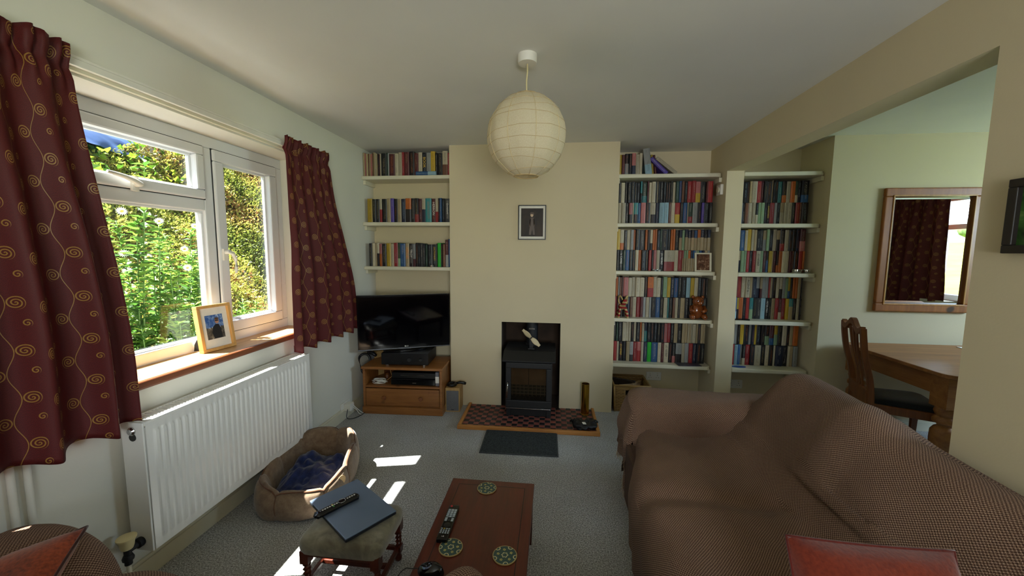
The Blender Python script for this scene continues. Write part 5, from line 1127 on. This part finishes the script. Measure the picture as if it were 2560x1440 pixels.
def armfront(u, v):   # throw hanging over the front of the arm
    a = ap[0][0]+(ap[-1][0]-ap[0][0])*u; t_ = v; k = interp(ap, 0.12+0.76*u)
    top = k.y*0.93 if k.y > 0.3 else k.y; yy = 2.345+(k.x-2.345)*0.86
    z = top*(1-t_)+(0.19-0.15*smoothstep(0.45, 0.85, u))*t_; x = 0.482 - 0.03*math.sin(PI*min(1, t_*1.2)) + 0.014*math.sin(u*16)*t_ - 0.03*t_ + 0.01*nz3(u*4, v*4, 3)
    return Vector((x, yy-0.03*t_*(u-0.2), z))-O, (x+yy, z)
grid('arm_front_drape', armfront, 40, 40, M['throw'], so)
b = MB()
for k in range(46):
    u = k/45; p, _ = armfront(u, 1.0); b.tube([p, p+Vector((-0.006+0.01*random.random(), 0.01*(random.random()-0.5), -0.02)), p+Vector((-0.012+0.02*random.random(), 0.02*(random.random()-0.5), -0.045))], [0.0016, 0.0014, 0.001], 4)
fr_o = b.build('fringe', plain('fringe_yarn', '#b9a58c', 0.9), so); fr_o['kind'] = 'stuff'
MB().box(0.52-0.95, 1.40-0.95, 2.215-1.45, 2.49-1.45, 0.03, 0.50).build('arm_frame', plain('dark_upholstery', '#745a49', 0.95), so, bevel=0.03)
MB().box(0.44-0.95, 1.42-0.95, 0.47-1.45, 2.22-1.45, 0.03, 0.37).build('seat_base', plain('dark_upholstery_base', '#4a3326', 0.95), so, bevel=0.02)
nap = [(0.18+0.27+q[0]-2.515 if False else 0.44+(2.515-q[0])*1.0, q[1], 0) for q in reversed(ap)]
nap = [(0.40, 0.03, 0), (0.40, 0.40, 0), (0.42, 0.53, 0), (0.48, 0.60, 0), (0.56, 0.61, 0), (0.64, 0.58, 0), (0.69, 0.50, 0), (0.71, 0.43, 0)]
cover('near_arm_cover', nap, (0.48, 1.42), lambda s, a, z, w_, e: Vector((s, a, z+w_))-O, so, 40, 40, 0.012, 8)
def ncap(u, v):
    k = interp(nap, u); z = k.y*(1-v)+0.03*v
    return Vector((0.482-0.02*math.sin(PI*v), k.x, z))-O, (k.x, z)
grid('near_arm_front', ncap, 24, 12, M['throw'], so)
MB().box(0.52-0.95, 1.40-0.95, 0.42-1.45, 0.69-1.45, 0.03, 0.50).build('near_arm_frame', plain('dark_upholstery_three', '#745a49', 0.95), so, bevel=0.03)
# terracotta cushion on the sofa
def cushion(name, label, M4, w_, h_, t_, mat, group=None, pipe=None, seed=0):
    r = empty(name); r.matrix_world = M4; tag(r, label, 'cushion', group)
    def cf(sgn):
        def f(u, v):
            x = (u-0.5)*2; y = (v-0.5)*2; pin = 1-0.03*(1-abs(x)**2)*abs(y)**3; pin2 = 1-0.04*(1-abs(y)**2)*abs(x)**3
            d_ = (max(0, 1-abs(x)**2.6)*max(0, 1-abs(y)**2.6))**0.5
            return Vector((x*w_/2*pin2, y*h_/2*pin, sgn*t_/2*d_ + 0.012*d_*nz3(x*1.8, y*1.8, seed+sgn))), (u*w_, v*h_)
        return f
    grid('front_panel', cf(1), 30, 30, mat, r); grid('back_panel', cf(-1), 30, 30, mat, r)
    E = [cf(1)(u, v)[0] for u, v in [(k/20, 0) for k in range(20)]+[(1, k/20) for k in range(20)]+[(1-k/20, 1) for k in range(20)]+[(0, 1-k/20) for k in range(20)]]
    MB().tube(E, 0.004, 6, closed=True).build('piping', pipe or mat, r, smooth=True); return r
def felt(name, d, l):
    b = NB(name); f = b.noise(120, 3, b.coord()); g = b.noise(7, 3, b.coord()); b.set(b.ramp(b.math('ADD', b.math('MULTIPLY', f, 0.5), b.math('MULTIPLY', g, 0.5)), [(0.35, srgb(d)), (0.65, srgb(l))]), 0.9, spec=0.1, sheen=0.4); b.bump(f, 0.3, 0.003); return b.m
terra = felt('terracotta_wool', '#50190c', '#6c2915')
cushion('cushion', 'plain terracotta cushion propped on the long sofa', Matrix.Translation((0.785, 0.905, 0.612)) @ Matrix.Rotation(-0.02, 4, 'Z') @ Matrix.Rotation(1.2, 4, 'X') @ Matrix.Rotation(0.0, 4, 'Y'), 0.375, 0.37, 0.15, terra, None, felt('dark_terracotta_piping', '#3f120b', '#571a10'))
# second sofa, below the viewer
s2 = empty('sofa', (-0.6, 0.55, 0.0)); tag(s2, 'second sofa under a knitted throw in the near corner by the window', 'sofa')
O2 = Vector((-0.6, 0.55, 0))
sp2 = [(0.06, 0.03, 0), (0.06, 0.5, 0), (0.07, 0.78, 0), (0.14, 0.86, 0), (0.22, 0.84, 0), (0.31, 0.68, 0), (0.39, 0.48, 0), (0.50, 0.435, 0), (0.75, 0.44, 0), (0.95, 0.435, 0), (1.015, 0.40, 0), (1.035, 0.33, 0), (1.03, 0.18, 0), (1.02, 0.03, 0)]
def mp2(s, a, z, w_, e):
    bump = math.exp(-((s+0.26)/0.12)**2)*smoothstep(0.75, 1.0, a); b2 = math.exp(-((s+1.28)/0.14)**2)*smoothstep(0.7, 1.0, a)
    return Vector((s, a+0.125*bump+0.03*b2+(0.3*w_ if z < 0.4 else 0), z+w_+0.06*bump*(1 if z > 0.2 else 0.3)+0.02*b2))-O2
cover('seat_and_back_cover', sp2, (-1.40, 0.35), mp2, s2, 120, 80, 0.012, 11)
ap2 = [(-1.775, 0.03, 0), (-1.775, 0.40, 0), (-1.765, 0.52, 0), (-1.70, 0.60, 0), (-1.58, 0.625, 0), (-1.45, 0.585, 0), (-1.385, 0.50, 0), (-1.36, 0.40, 0), (-1.35, 0.33, 0)]
def am2(s, a, z, w_, e):
    q = (1-math.sqrt(max(0, 1-(1-min(1, max(0, (1.03-s)/0.12)))**2)))
    return Vector((-1.56+(a+1.56)*(1-0.25*q)+0.5*min(w_, 0.0), s, (z*(1-0.15*q) if z > 0.2 else z)+w_))-O2
cover('window_arm_cover', ap2, (0.08, 1.03), am2, s2, 60, 60, 0.014, 14)
def af2(u, v):
    k = interp(ap2, 0.10+0.84*u); top = k.y*0.85 if k.y > 0.2 else k.y; z = top*(1-v)+0.03*v
    return Vector((-1.56+(k.x+1.56)*0.75, 1.03+0.02*math.sin(PI*v)+0.008*math.sin(u*14)*v, z))-O2, (k.x, z)
grid('arm_front_drape', af2, 30, 30, M['throw'], s2)
MB().box(-1.40+0.6, 0.34+0.6, 0.09-0.55, 0.98-0.55, 0.03, 0.38).build('seat_base', plain('dark_upholstery_two', '#4a3326', 0.95), s2, bevel=0.02)
rust = felt('rust_velvet_leaf', '#5c2414', '#a34a26')
cushion('cushion', 'rust velvet cushion tucked into the near sofa arm', Matrix.Translation((-1.50, 0.73, 0.53)) @ Matrix.Rotation(0.45, 4, 'Z') @ Matrix.Rotation(-0.3, 4, 'Y') @ Matrix.Rotation(0.30, 4, 'X'), 0.38, 0.36, 0.13, rust, None, felt('rust_piping', '#2e120a', '#3f180c'), 4)
# ------------------------------------------------------------------ picture on the dividing wall
rp = empty('picture_frame', (RX0, 1.26, 1.502)); tag(rp, 'dark framed green picture on the dividing wall above the sofa', 'picture')
b = MB(); b.box(-0.028, 0, -0.145, 0.145, 0, 0.026); b.box(-0.028, 0, -0.145, 0.145, 0.207, 0.233); b.box(-0.028, 0, -0.145, -0.119, 0.026, 0.207); b.box(-0.028, 0, 0.119, 0.145, 0.026, 0.207); b.build('frame', plain('dark_stained_frame', '#1e1714', 0.4), rp, bevel=0.003)
MB().box(-0.012, -0.006, -0.12, 0.12, 0.025, 0.208).build('picture', pic_mat('green_landscape_print', [(0.3, srgb('#16240f')), (0.6, srgb('#3f6a2c')), (0.8, srgb('#8aa05a'))], 3), rp)
# ------------------------------------------------------------------ dining room
mi = empty('wall_mirror', (3.012, DY, 1.02)); tag(mi, 'large pine framed mirror on the dining room wall', 'mirror')
MWd = M['mirrorwood']; W, H = 0.357, 1.004; fw = 0.068
for (x0, x1, z0, z1, nme) in ((-W, W, 0, fw, 'frame_rail'), (-W, W, H-fw, H, 'frame_rail'), (-W, -W+fw, fw, H-fw, 'frame_stile'), (W-fw, W, fw, H-fw, 'frame_stile')):
    fo = MB().box(x0, x1, -0.030, 0, z0, z1).build(nme, MWd, mi, bevel=0.010, seg=3)
b = MB(); k = 0.012; b.box(-W+fw-k, W-fw+k, -0.034, -0.026, fw-k, fw); b.box(-W+fw-k, W-fw+k, -0.034, -0.026, H-fw, H-fw+k); b.box(-W+fw-k, -W+fw, -0.034, -0.026, fw, H-fw); b.box(W-fw, W-fw+k, -0.034, -0.026, fw, H-fw); b.build('inner_bead', wood('pale_bead', '#9a6428', '#c58f4a', 2), mi, bevel=0.003)
mm = NB('silvered_glass'); n1 = mm.noise(2, 2, mm.coord()); mm.set(mm.ramp(n1, [(0.3, (0.88, 0.9, 0.9, 1)), (0.7, (0.92, 0.93, 0.93, 1))]), 0.01, 1.0)
gw, gh0, gh1 = W-fw, fw, H-fw; bv = 0.022
vs = [(-gw, -0.008, gh0), (gw, -0.008, gh0), (gw, -0.008, gh1), (-gw, -0.008, gh1), (-gw+bv, -0.0115, gh0+bv), (gw-bv, -0.0115, gh0+bv), (gw-bv, -0.0115, gh1-bv), (-gw+bv, -0.0115, gh1-bv)]
MB().add(vs, [(4, 5, 6, 7), (0, 1, 5, 4), (1, 2, 6, 5), (2, 3, 7, 6), (3, 0, 4, 7)]).build('mirror_glass', mm.m, mi)
dt = empty('dining_table', (3.08, 2.985, 0.0)); tag(dt, 'stripped pine dining table with fat turned legs below the mirror', 'dining table')
DW = M['dinwood']; ax, ay = 0.67, 0.445; rc = 0.07
poly = []
for (cx, cy, a0) in ((ax-rc, ay-rc, 0), (-ax+rc, ay-rc, PI/2), (-ax+rc, -ay+rc, PI), (ax-rc, -ay+rc, 1.5*PI)):
    for q in range(7): poly.append((cx+rc*math.cos(a0+PI/2*q/6), cy+rc*math.sin(a0+PI/2*q/6)))
MB().prism(poly, 0.732, 0.757).build('top', DW, dt, bevel=0.006, seg=3)
for s_ in (-1, 1):
    MB().box(-ax+0.06, ax-0.06, s_*(ay-0.06)-0.011, s_*(ay-0.06)+0.011, 0.60, 0.733).build('apron', DW, dt, bevel=0.002); MB().box(s_*(ax-0.06)-0.011, s_*(ax-0.06)+0.011, -ay+0.06, ay-0.06, 0.60, 0.733).build('apron', wood('apron_end%d' % (s_+1), '#7a4a26', '#a9743f', 1, 5, 0.4), dt, bevel=0.002)
    for sy in (-1, 1):
        b = MB(); x, y = s_*(ax-0.085), sy*(ay-0.085); b.box(x-0.056, x+0.056, y-0.056, y+0.056, 0.53, 0.733)
        b.lathe([(0.03, 0.0), (0.036, 0.04), (0.044, 0.06), (0.03, 0.085), (0.052, 0.11), (0.062, 0.2), (0.066, 0.32), (0.064, 0.37), (0.05, 0.395), (0.036, 0.405), (0.036, 0.415), (0.06, 0.43), (0.062, 0.45), (0.045, 0.47), (0.05, 0.48), (0.058, 0.50), (0.05, 0.532)], 28, M=Matrix.Translation((x, y, 0)))
        b.build('leg', M['dinwood'], dt, auto=50)
pa = MB().box(-0.105, 0.105, -0.148, 0.148, 0, 0.003).build('paper_sheets', M['paper'], None); pa.location = (3.33, 3.23, 0.7575); pa.rotation_euler = (0, 0, 1.3); tag(pa, 'white papers lying at the far side of the dining table', 'papers')
# chair: facing the table, turned a little to the viewer
ch = empty('dining_chair', (2.40, 2.915, 0.0), math.atan2(-0.324, 0.946)); tag(ch, 'brown wooden dining chair with pierced back and dark padded seat', 'chair')
CWd = M['chairwood']   # local +x is the way it faces, y across; back at x=-0.17
def post(sy):
    b = MB(); pts = [(-0.20, sy*0.165, 0.0), (-0.17, sy*0.165, 0.25), (-0.16, sy*0.165, 0.45), (-0.175, sy*0.17, 0.62), (-0.215, sy*0.178, 0.78), (-0.235, sy*0.182, 0.92), (-0.240, sy*0.176, 0.985)]
    P2 = [interp(pts, k/24) for k in range(25)]; vs = []
    for p in P2:
        w2 = 0.020 if p.z < 0.5 else 0.017; d2 = 0.017
        vs += [(p.x-d2, p.y-w2, p.z), (p.x+d2, p.y-w2, p.z), (p.x+d2, p.y+w2, p.z), (p.x-d2, p.y+w2, p.z)]
    b.add(vs, [(j*4+k, j*4+(k+1) % 4, (j+1)*4+(k+1) % 4, (j+1)*4+k) for j in range(24) for k in range(4)] + [(3, 2, 1, 0), (96, 97, 98, 99)])
    return b.build('back_post', CWd, ch, bevel=0.004)
post(-1); post(1)
b = MB(); vs = []; n_ = 28
for k in range(n_+1):
    y = -0.176+0.352*k/n_; z = 0.985+0.022*math.cos(y/0.176*PI*1.5)*(-1 if abs(y) < 0.176/1.5*1.0 and False else 1)*0.9 + 0.018*math.exp(-(y/0.06)**2); hh = 0.030
    vs += [(-0.257, y, z-hh), (-0.225, y, z-hh), (-0.225, y, z+0.012), (-0.257, y, z+0.012)]
b.add(vs, [(j*4+k, j*4+(k+1) % 4, (j+1)*4+(k+1) % 4, (j+1)*4+k) for j in range(n_) for k in range(4)] + [(3, 2, 1, 0), (n_*4, n_*4+1, n_*4+2, n_*4+3)]); b.build('crest_rail', CWd, ch, bevel=0.004)
def splat(y0, wtop, wbot):
    b = MB(); vs = []; n_ = 18
    for k in range(n_+1):
        t_ = k/n_; p = interp([(-0.165, 0, 0.50), (-0.18, 0, 0.65), (-0.215, 0, 0.80), (-0.238, 0, 0.965)], t_); c_ = y0*(0.45+0.9*abs(t_-0.35)); w2 = (wbot*(1-t_)+wtop*t_)*(0.7+0.5*abs(t_-0.4))
        vs += [(p.x-0.006, c_-w2, p.z), (p.x+0.006, c_-w2, p.z), (p.x+0.006, c_+w2, p.z), (p.x-0.006, c_+w2, p.z)]
    b.add(vs, [(j*4+k, j*4+(k+1) % 4, (j+1)*4+(k+1) % 4, (j+1)*4+k) for j in range(n_) for k in range(4)] + [(3, 2, 1, 0), (n_*4, n_*4+1, n_*4+2, n_*4+3)]); return b.build('splat_bar', CWd, ch, bevel=0.002)
for y0 in (-0.06, 0.0, 0.06): splat(y0, 0.012, 0.016)
MB().box(-0.182, -0.150, -0.15, 0.15, 0.455, 0.55).build('shoe_rail', CWd, ch, bevel=0.006)
MB().prism([(-0.17, -0.16), (0.24, -0.21), (0.24, 0.21), (-0.17, 0.16)], 0.405, 0.462).build('seat_rail', CWd, ch, bevel=0.005)
def pad(u, v):
    x = -0.15+0.385*u; hw2 = 0.148+0.05*u; y = (v-0.5)*2*hw2; e = (max(0, 1-abs(2*u-1)**5)*max(0, 1-abs(2*v-1)**5))**0.5
    return Vector((x, y, 0.463+0.042*e)), (u, v)
dk = felt('black_seat_fabric', '#0c0d0f', '#232528'); grid('seat_pad', pad, 20, 20, dk, ch)
for sy in (-1, 1):
    y = sy*0.19; b = MB(); b.add([(0.215+dx*k, y+dy*k, z) for k, z in ((0.012, 0.0), (0.020, 0.41)) for dx, dy in ((-1, -1), (1, -1), (1, 1), (-1, 1))], [(3, 2, 1, 0), (4, 5, 6, 7), (0, 1, 5, 4), (1, 2, 6, 5), (2, 3, 7, 6), (3, 0, 4, 7)]); b.build('front_leg', CWd, ch, bevel=0.003)
# dining window, seen in the mirror
w2_ = struct(empty('window_2', (4.66, 2.435, 0.95)), 'white framed dining room window seen in the mirror')
def w2box(name, y0, y1, z0, z1, m_=None, x0=-0.03, x1=0.04): MB().box(x0, x1, y0-2.435, y1-2.435, z0-0.95, z1-0.95).build(name, m_ or M['upvc'], w2_, bevel=0.006 if m_ is None else 0)
for y0, y1, z0, z1, n_ in ((1.72, 1.79, 0.95, 2.18, 'frame_jamb'), (3.08, 3.15, 0.95, 2.18, 'frame_jamb'), (1.79, 3.08, 0.95, 1.02, 'frame_rail'), (1.79, 3.08, 2.11, 2.18, 'frame_rail'), (2.40, 2.46, 1.02, 2.11, 'mullion'), (1.79, 3.08, 1.78, 1.84, 'transom')): w2box(n_, y0, y1, z0, z1)
w2box('pane', 1.79, 2.40, 1.02, 1.78, M['glass'], 0.0, 0.004); w2box('pane', 2.46, 3.08, 1.02, 1.78, M['glass'], 0.0, 0.004); w2box('pane', 1.79, 2.40, 1.84, 2.11, M['glass'], 0.0, 0.004); w2box('pane', 2.46, 3.08, 1.84, 2.11, M['glass'], 0.0, 0.004)
struct(MB().box(4.50, 4.63, 1.70, 3.17, 0.92, 0.95).build('window_sill', M['gloss'], None, bevel=0.006), 'white sill under the dining room window')
curtain('curtain', 'dark curtain with gold spirals reflected in the dining room mirror', 1.15, 1.95, 1.05, 2.02, 4.53, 2.30, 0.55, 5, 1.3, 0.07, 9, None, 'y', -1)
w3 = struct(empty('window_3', (0.62, -1.87, 0.95)), 'white framed rear window behind the viewer')
for x0, x1, z0, z1, n_ in ((-0.7, -0.63, 0, 1.25, 'frame_jamb'), (0.63, 0.7, 0, 1.25, 'frame_jamb'), (-0.63, 0.63, 0, 0.07, 'frame_rail'), (-0.63, 0.63, 1.18, 1.25, 'frame_rail'), (-0.03, 0.03, 0.07, 1.18, 'mullion')): MB().box(x0, x1, -0.03, 0.04, z0, z1).build(n_, M['upvc'], w3, bevel=0.006)
for x0, x1 in ((-0.63, -0.03), (0.03, 0.63)): MB().box(x0, x1, 0.0, 0.004, 0.07, 1.18).build('pane', M['glass'], w3)

# ------------------------------------------------------------------ garden outside
def leaf_mat(name, cols, trans=0.45):
    b = NB(name); oi = b.n('ShaderNodeAttribute', attribute_name='Rnd'); c = b.ramp(oi.outputs['Fac'], cols); b.set(c, 0.5, spec=0.4)
    tr = b.n('ShaderNodeBsdfTranslucent'); b.t.links.new(b.mix(0.5, c, (0.55, 0.75, 0.08, 1), 'SCREEN'), tr.inputs[0]) if False else b.t.links.new(c, tr.inputs[0]); mx = b.n('ShaderNodeMixShader'); mx.inputs[0].default_value = trans
    b.t.links.new(b.p.outputs[0], mx.inputs[1]); b.t.links.new(tr.outputs[0], mx.inputs[2]); b.t.links.new(mx.outputs[0], b.out.inputs[0]); return b.m
def leaves(name, items, mat, parent=None):
    """items: (pos, dir, normal-ish, length, width, rnd); four-vertex folded leaf each"""
    V = []; F = []; R_ = []
    for p, d_, n_, L, W, rv in items:
        d_ = d_.normalized(); s_ = d_.cross(n_); s_ = s_.normalized() if s_.length > 1e-4 else Vector((1, 0, 0)); up_ = s_.cross(d_)
        i = len(V); mid = p+d_*L*0.45; V += [p, mid-s_*W+up_*W*0.35, p+d_*L-up_*L*0.12, mid+s_*W+up_*W*0.35]; F += [(i, i+1, i+2), (i, i+2, i+3)]; R_ += [rv]*4
    me = bpy.data.meshes.new(name); me.from_pydata([tuple(q) for q in V], [], F); me.materials.append(mat)
    at = me.attributes.new('Rnd', 'FLOAT', 'POINT'); at.data.foreach_set('value', R_)
    o = bpy.data.objects.new(name, me); link(o, parent); return o
rg_ = random.Random(21)
def rv3(): return Vector((rg_.gauss(0, 1), rg_.gauss(0, 1), rg_.gauss(0, 1))).normalized()
struct(MB().box(-2.75, -2.14, -3, 8, -0.13, -0.09).build('bounce_strip', plain('pale_bounce_strip', '#c4c2b8', 0.9, nscale=12, namt=0.08)), 'added pale strip, unseen below the window, bouncing sun up to the ceiling')  # added out of view to reflect sunlight onto the ceiling
struct(MB().box(-30, -2.14, -20, 30, -0.3, -0.12).build('ground_garden', plain('garden_soil', '#3b3322', 0.95, nscale=8, namt=0.2)), 'dark soil of the garden outside the window')
def hsurf(y, t):   # hedge bank surface, t 0..1 from foot to crest
    crest = 2.62+0.5*smoothstep(4.0, 5.2, y) + 0.10*math.sin(y*2.3); foot = -3.15-0.15*math.sin(y*1.4)
    x = foot-2.5*t**1.05; z = -0.12+(crest+0.12)*t**0.8
    bmp = 0.16*nz3(y*1.1, t*3.2, 1.7)+0.09*nz3(y*3.3, t*8, 4.0); return Vector((x+bmp, y, z+0.5*bmp))
hg = empty('hedge', (-4.0, 4.0, -0.12)); tag(hg, 'clipped bank of small-leaved hedge beyond the garden window', 'hedge')
grid('hedge_core', lambda u, v: (hsurf(1.0+8*u, v)-Vector((0.06, 0, 0))-Vector((-4.0, 4.0, -0.12)), (u, v)), 60, 30, plain('dark_twiggy_core', '#4a4522', 0.95, nscale=6, namt=0.4), hg)
hm = leaf_mat('hedge_leaf', [(0.0, srgb('#55632a')), (0.3, srgb('#87903c')), (0.55, srgb('#b3ab56')), (0.72, srgb('#a5884c')), (0.85, srgb('#92583c')), (1.0, srgb('#c8bf70'))], 0.4)
it = []
for k in range(64000):
    y = 2.0+5.6*rg_.random(); t = rg_.random()**0.9; p = hsurf(y, t); pt = nz3(y*1.3, t*4.0, 9.0); rvv = min(1, max(0, 0.34+0.28*rg_.gauss(0, 1)*0.6 + 0.55*pt + (0.12 if t > 0.55 else 0)))
    p = p+Vector((0.07*rg_.random()-0.01, 0, 0.05*rg_.random())); L = 0.026+0.024*rg_.random(); it.append((p-Vector((-4.0, 4.0, -0.12)), (rv3()+Vector((0.5, 0, 0.7))), rv3(), L, L*0.33, rvv))
lv = leaves('small_leaves', it, hm, hg); lv['kind'] = 'stuff'
iv = leaf_mat('ivy_leaf', [(0.0, srgb('#264818')), (0.5, srgb('#628828')), (1.0, srgb('#9cae36'))], 0.5); it = []
for k in range(420):
    y = 2.6+2.4*rg_.random()**1.3; t = 0.70+0.3*rg_.random(); p = hsurf(y, t)+Vector((0.08, 0, 0.05)); L = 0.06+0.05*rg_.random(); it.append((p-Vector((-4.0, 4.0, -0.12)), rv3()+Vector((0.8, 0, 0.3)), rv3(), L, L*0.45, rg_.random()))
lv = leaves('ivy_leaves', it, iv, hg); lv['kind'] = 'stuff'
tp = grid('tarpaulin', lambda u, v: (Vector((-5.55-0.9*v+0.08*nz3(u*9, v*5, 2), 2.2+3.0*u, 2.74+0.40*math.sin(PI*min(1, v*1.3)*0.5)+0.05*nz3(u*14, v*8, 5)+0.05*math.sin(u*5))), (u, v)), 70, 16, plain('blue_tarpaulin_sheet', '#34486e', 0.35, nscale=5, namt=0.15)); tag(tp, 'crumpled dark blue tarpaulin along the top of the hedge', 'tarpaulin')
sb_ = empty('garden_shrub', (-7.2, 4.5, -0.12)); tag(sb_, 'tall dark evergreen shrubs rising behind the blue tarpaulin', 'shrub')
def shf(u, v): return Vector((-0.3*v+0.5*nz3(u*5, v*3, 8), -3+8*u, 4.6*v+0.4*nz3(u*6, 2, v*2)*v)), (u, v)
grid('shrub_core', shf, 40, 20, plain('dark_shrub_core', '#131c10', 0.95, nscale=3, namt=0.4), sb_)
it = []
for k in range(9000):
    p = shf(rg_.random(), 0.4+0.6*rg_.random())[0]+Vector((0.25*rg_.random(), 0, 0)); L = 0.09+0.06*rg_.random(); it.append((p, rv3()+Vector((0.6, 0, 0.2)), rv3(), L, L*0.33, rg_.random()*0.5))
lv = leaves('shrub_leaves', it, iv, sb_); lv['kind'] = 'stuff'
# tall daisy clumps right outside the glass
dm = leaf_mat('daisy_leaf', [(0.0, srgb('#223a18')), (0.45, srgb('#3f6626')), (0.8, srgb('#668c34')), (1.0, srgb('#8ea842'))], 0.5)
stm = plain('green_stem', '#5f7f38', 0.6); petm = plain('white_petal', '#e9e6e2', 0.6, nscale=30, namt=0.02); eye = plain('daisy_eye', '#b9a04a', 0.8)
def stem_plant(x, y, h, nst, label, flowers=0, spread=0.22, dens=1.0):
    r = empty('daisy_plant', (x, y, -0.12)); tag(r, label, 'plant', 'daisy plants outside the window'); b = MB(); it = []; tips = []
    for s_ in range(nst):
        a = rg_.uniform(0, 6.28); lean = Vector((math.cos(a), math.sin(a), 0))*rg_.uniform(0.1, 1)*spread; hh = h*rg_.uniform(0.72, 1.0); pts = [Vector((lean.x*0.25, lean.y*0.25, 0)), Vector((lean.x*0.45, lean.y*0.45, hh*0.5)), Vector((lean.x, lean.y, hh))]
        P2 = [interp(pts, k/8) for k in range(9)]; b.tube(P2, [0.006*(1-0.06*k) for k in range(9)], 5); tips.append(P2[-1])
        nl = int(hh*46*dens)
        for k in range(nl):
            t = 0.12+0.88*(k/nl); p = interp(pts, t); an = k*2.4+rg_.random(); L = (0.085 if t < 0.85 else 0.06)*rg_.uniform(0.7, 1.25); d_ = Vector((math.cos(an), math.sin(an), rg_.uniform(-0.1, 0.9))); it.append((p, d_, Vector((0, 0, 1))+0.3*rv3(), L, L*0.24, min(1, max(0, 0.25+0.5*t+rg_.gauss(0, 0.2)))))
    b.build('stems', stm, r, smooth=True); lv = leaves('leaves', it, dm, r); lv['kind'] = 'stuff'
    for k in range(flowers):
        p = tips[k % len(tips)]+Vector((0.03*rg_.gauss(0, 1), 0.03*rg_.gauss(0, 1), 0.03)); nrm = (Vector((0.9, -0.75, 0.45))+0.25*rv3()).normalized(); Q = nrm.to_track_quat('Z', 'Y').to_matrix().to_4x4(); Q.translation = p
        f = MB()
        for q in range(16): f.add([(0, 0, 0), (0.014, -0.0045, 0.002), (0.029, 0, 0.0), (0.014, 0.0045, 0.002)], [(0, 1, 2, 3)], M=Q @ Matrix.Rotation(2*PI*q/16, 4, 'Z'))
        fo = f.build('flower_petals', petm, r); MB().lathe([(0.0085, 0.0), (0.008, 0.004), (0.004, 0.007)], 12, M=Q).build('flower_eye', eye, fo)
    return r
spots = [(-2.62, 2.08, 1.90, 4, 2), (-2.75, 2.32, 1.76, 5, 3), (-2.9, 2.62, 1.72, 5, 4), (-2.55, 2.32, 1.42, 6, 0), (-2.7, 2.6, 1.40, 6, 1), (-2.95, 2.95, 1.45, 6, 2), (-2.5, 2.1, 1.25, 6, 0), (-2.6, 2.5, 1.12, 6, 0), (-2.75, 2.9, 1.15, 6, 0), (-2.9, 3.3, 1.15, 5, 0), (-2.45, 2.28, 1.0, 6, 0), (-2.6, 2.75, 0.95, 6, 0), (-2.55, 1.88, 1.55, 6, 0), (-3.05, 3.55, 1.1, 4, 0), (-3.1, 3.0, 1.55, 5, 1)]
lab = ['tallest daisy stems nearest the near curtain', 'tall daisy clump with flowers left of the window mullion', 'flowering daisy clump beside the window mullion', 'bushy green daisy foliage low behind the framed photograph', 'leafy daisy clump just behind the window mullion', 'flowering daisy clump growing below the casement handle', 'leafy daisy foliage low at the near curtain edge', 'low green foliage directly behind the framed photograph', 'low green foliage under the casement light', 'leafy sprigs at the foot of the hedge in the casement light', 'lowest green foliage at the sill below the fixed light', 'small leafy clump at the sill beside the framed photograph', 'daisy foliage half hidden by the near curtain', 'thin leafy sprigs deepest in the casement light', 'daisy stems standing close against the hedge']
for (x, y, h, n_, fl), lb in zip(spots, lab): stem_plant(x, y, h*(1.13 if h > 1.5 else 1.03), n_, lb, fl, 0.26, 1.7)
# meadow beyond the dining window, seen in the mirror
def fld(u, v): x = 4.8+70*v; y = -60+90*u; return Vector((x, y, -0.4+3.2*smoothstep(6, 50, x)+0.3*nz3(x*0.1, y*0.1, 0))), (u, v)
fo = grid('field', fld, 40, 40, plain('meadow_grass', '#8a9a3a', 0.95, nscale=0.6, namt=0.12)); struct(fo, 'green meadow seen through the dining window in the mirror')
for k, (x, y, r_) in enumerate(((58, -46, 3.2), (50, -30, 2.6), (60, -24, 3.4), (30, -22, 0.8))):
    def bf2(u, v, x=x, y=y, r_=r_, k=k):
        a = 2*PI*u; t = PI*v; rr = r_*(1+0.3*noise.noise(Vector((math.cos(a)*2, math.sin(a)*2, v*4+k*5)))); return Vector((x+rr*1.4*math.sin(t)*math.cos(a), y+rr*2.0*math.sin(t)*math.sin(a), fld(0, (x-4.8)/70)[0].z+rr*0.6+rr*0.8*math.cos(t))), (u, v)
    o = grid('distant_tree', bf2, 30, 16, plain('distant_foliage%d' % k, '#4f6a38', 0.95, nscale=1.5, namt=0.3)); tag(o, ['round tree at the far end of the meadow', 'smaller tree beside the round meadow tree', 'broad tree on the meadow skyline', 'low bush in the middle of the meadow'][k], 'tree', 'trees beyond the meadow')
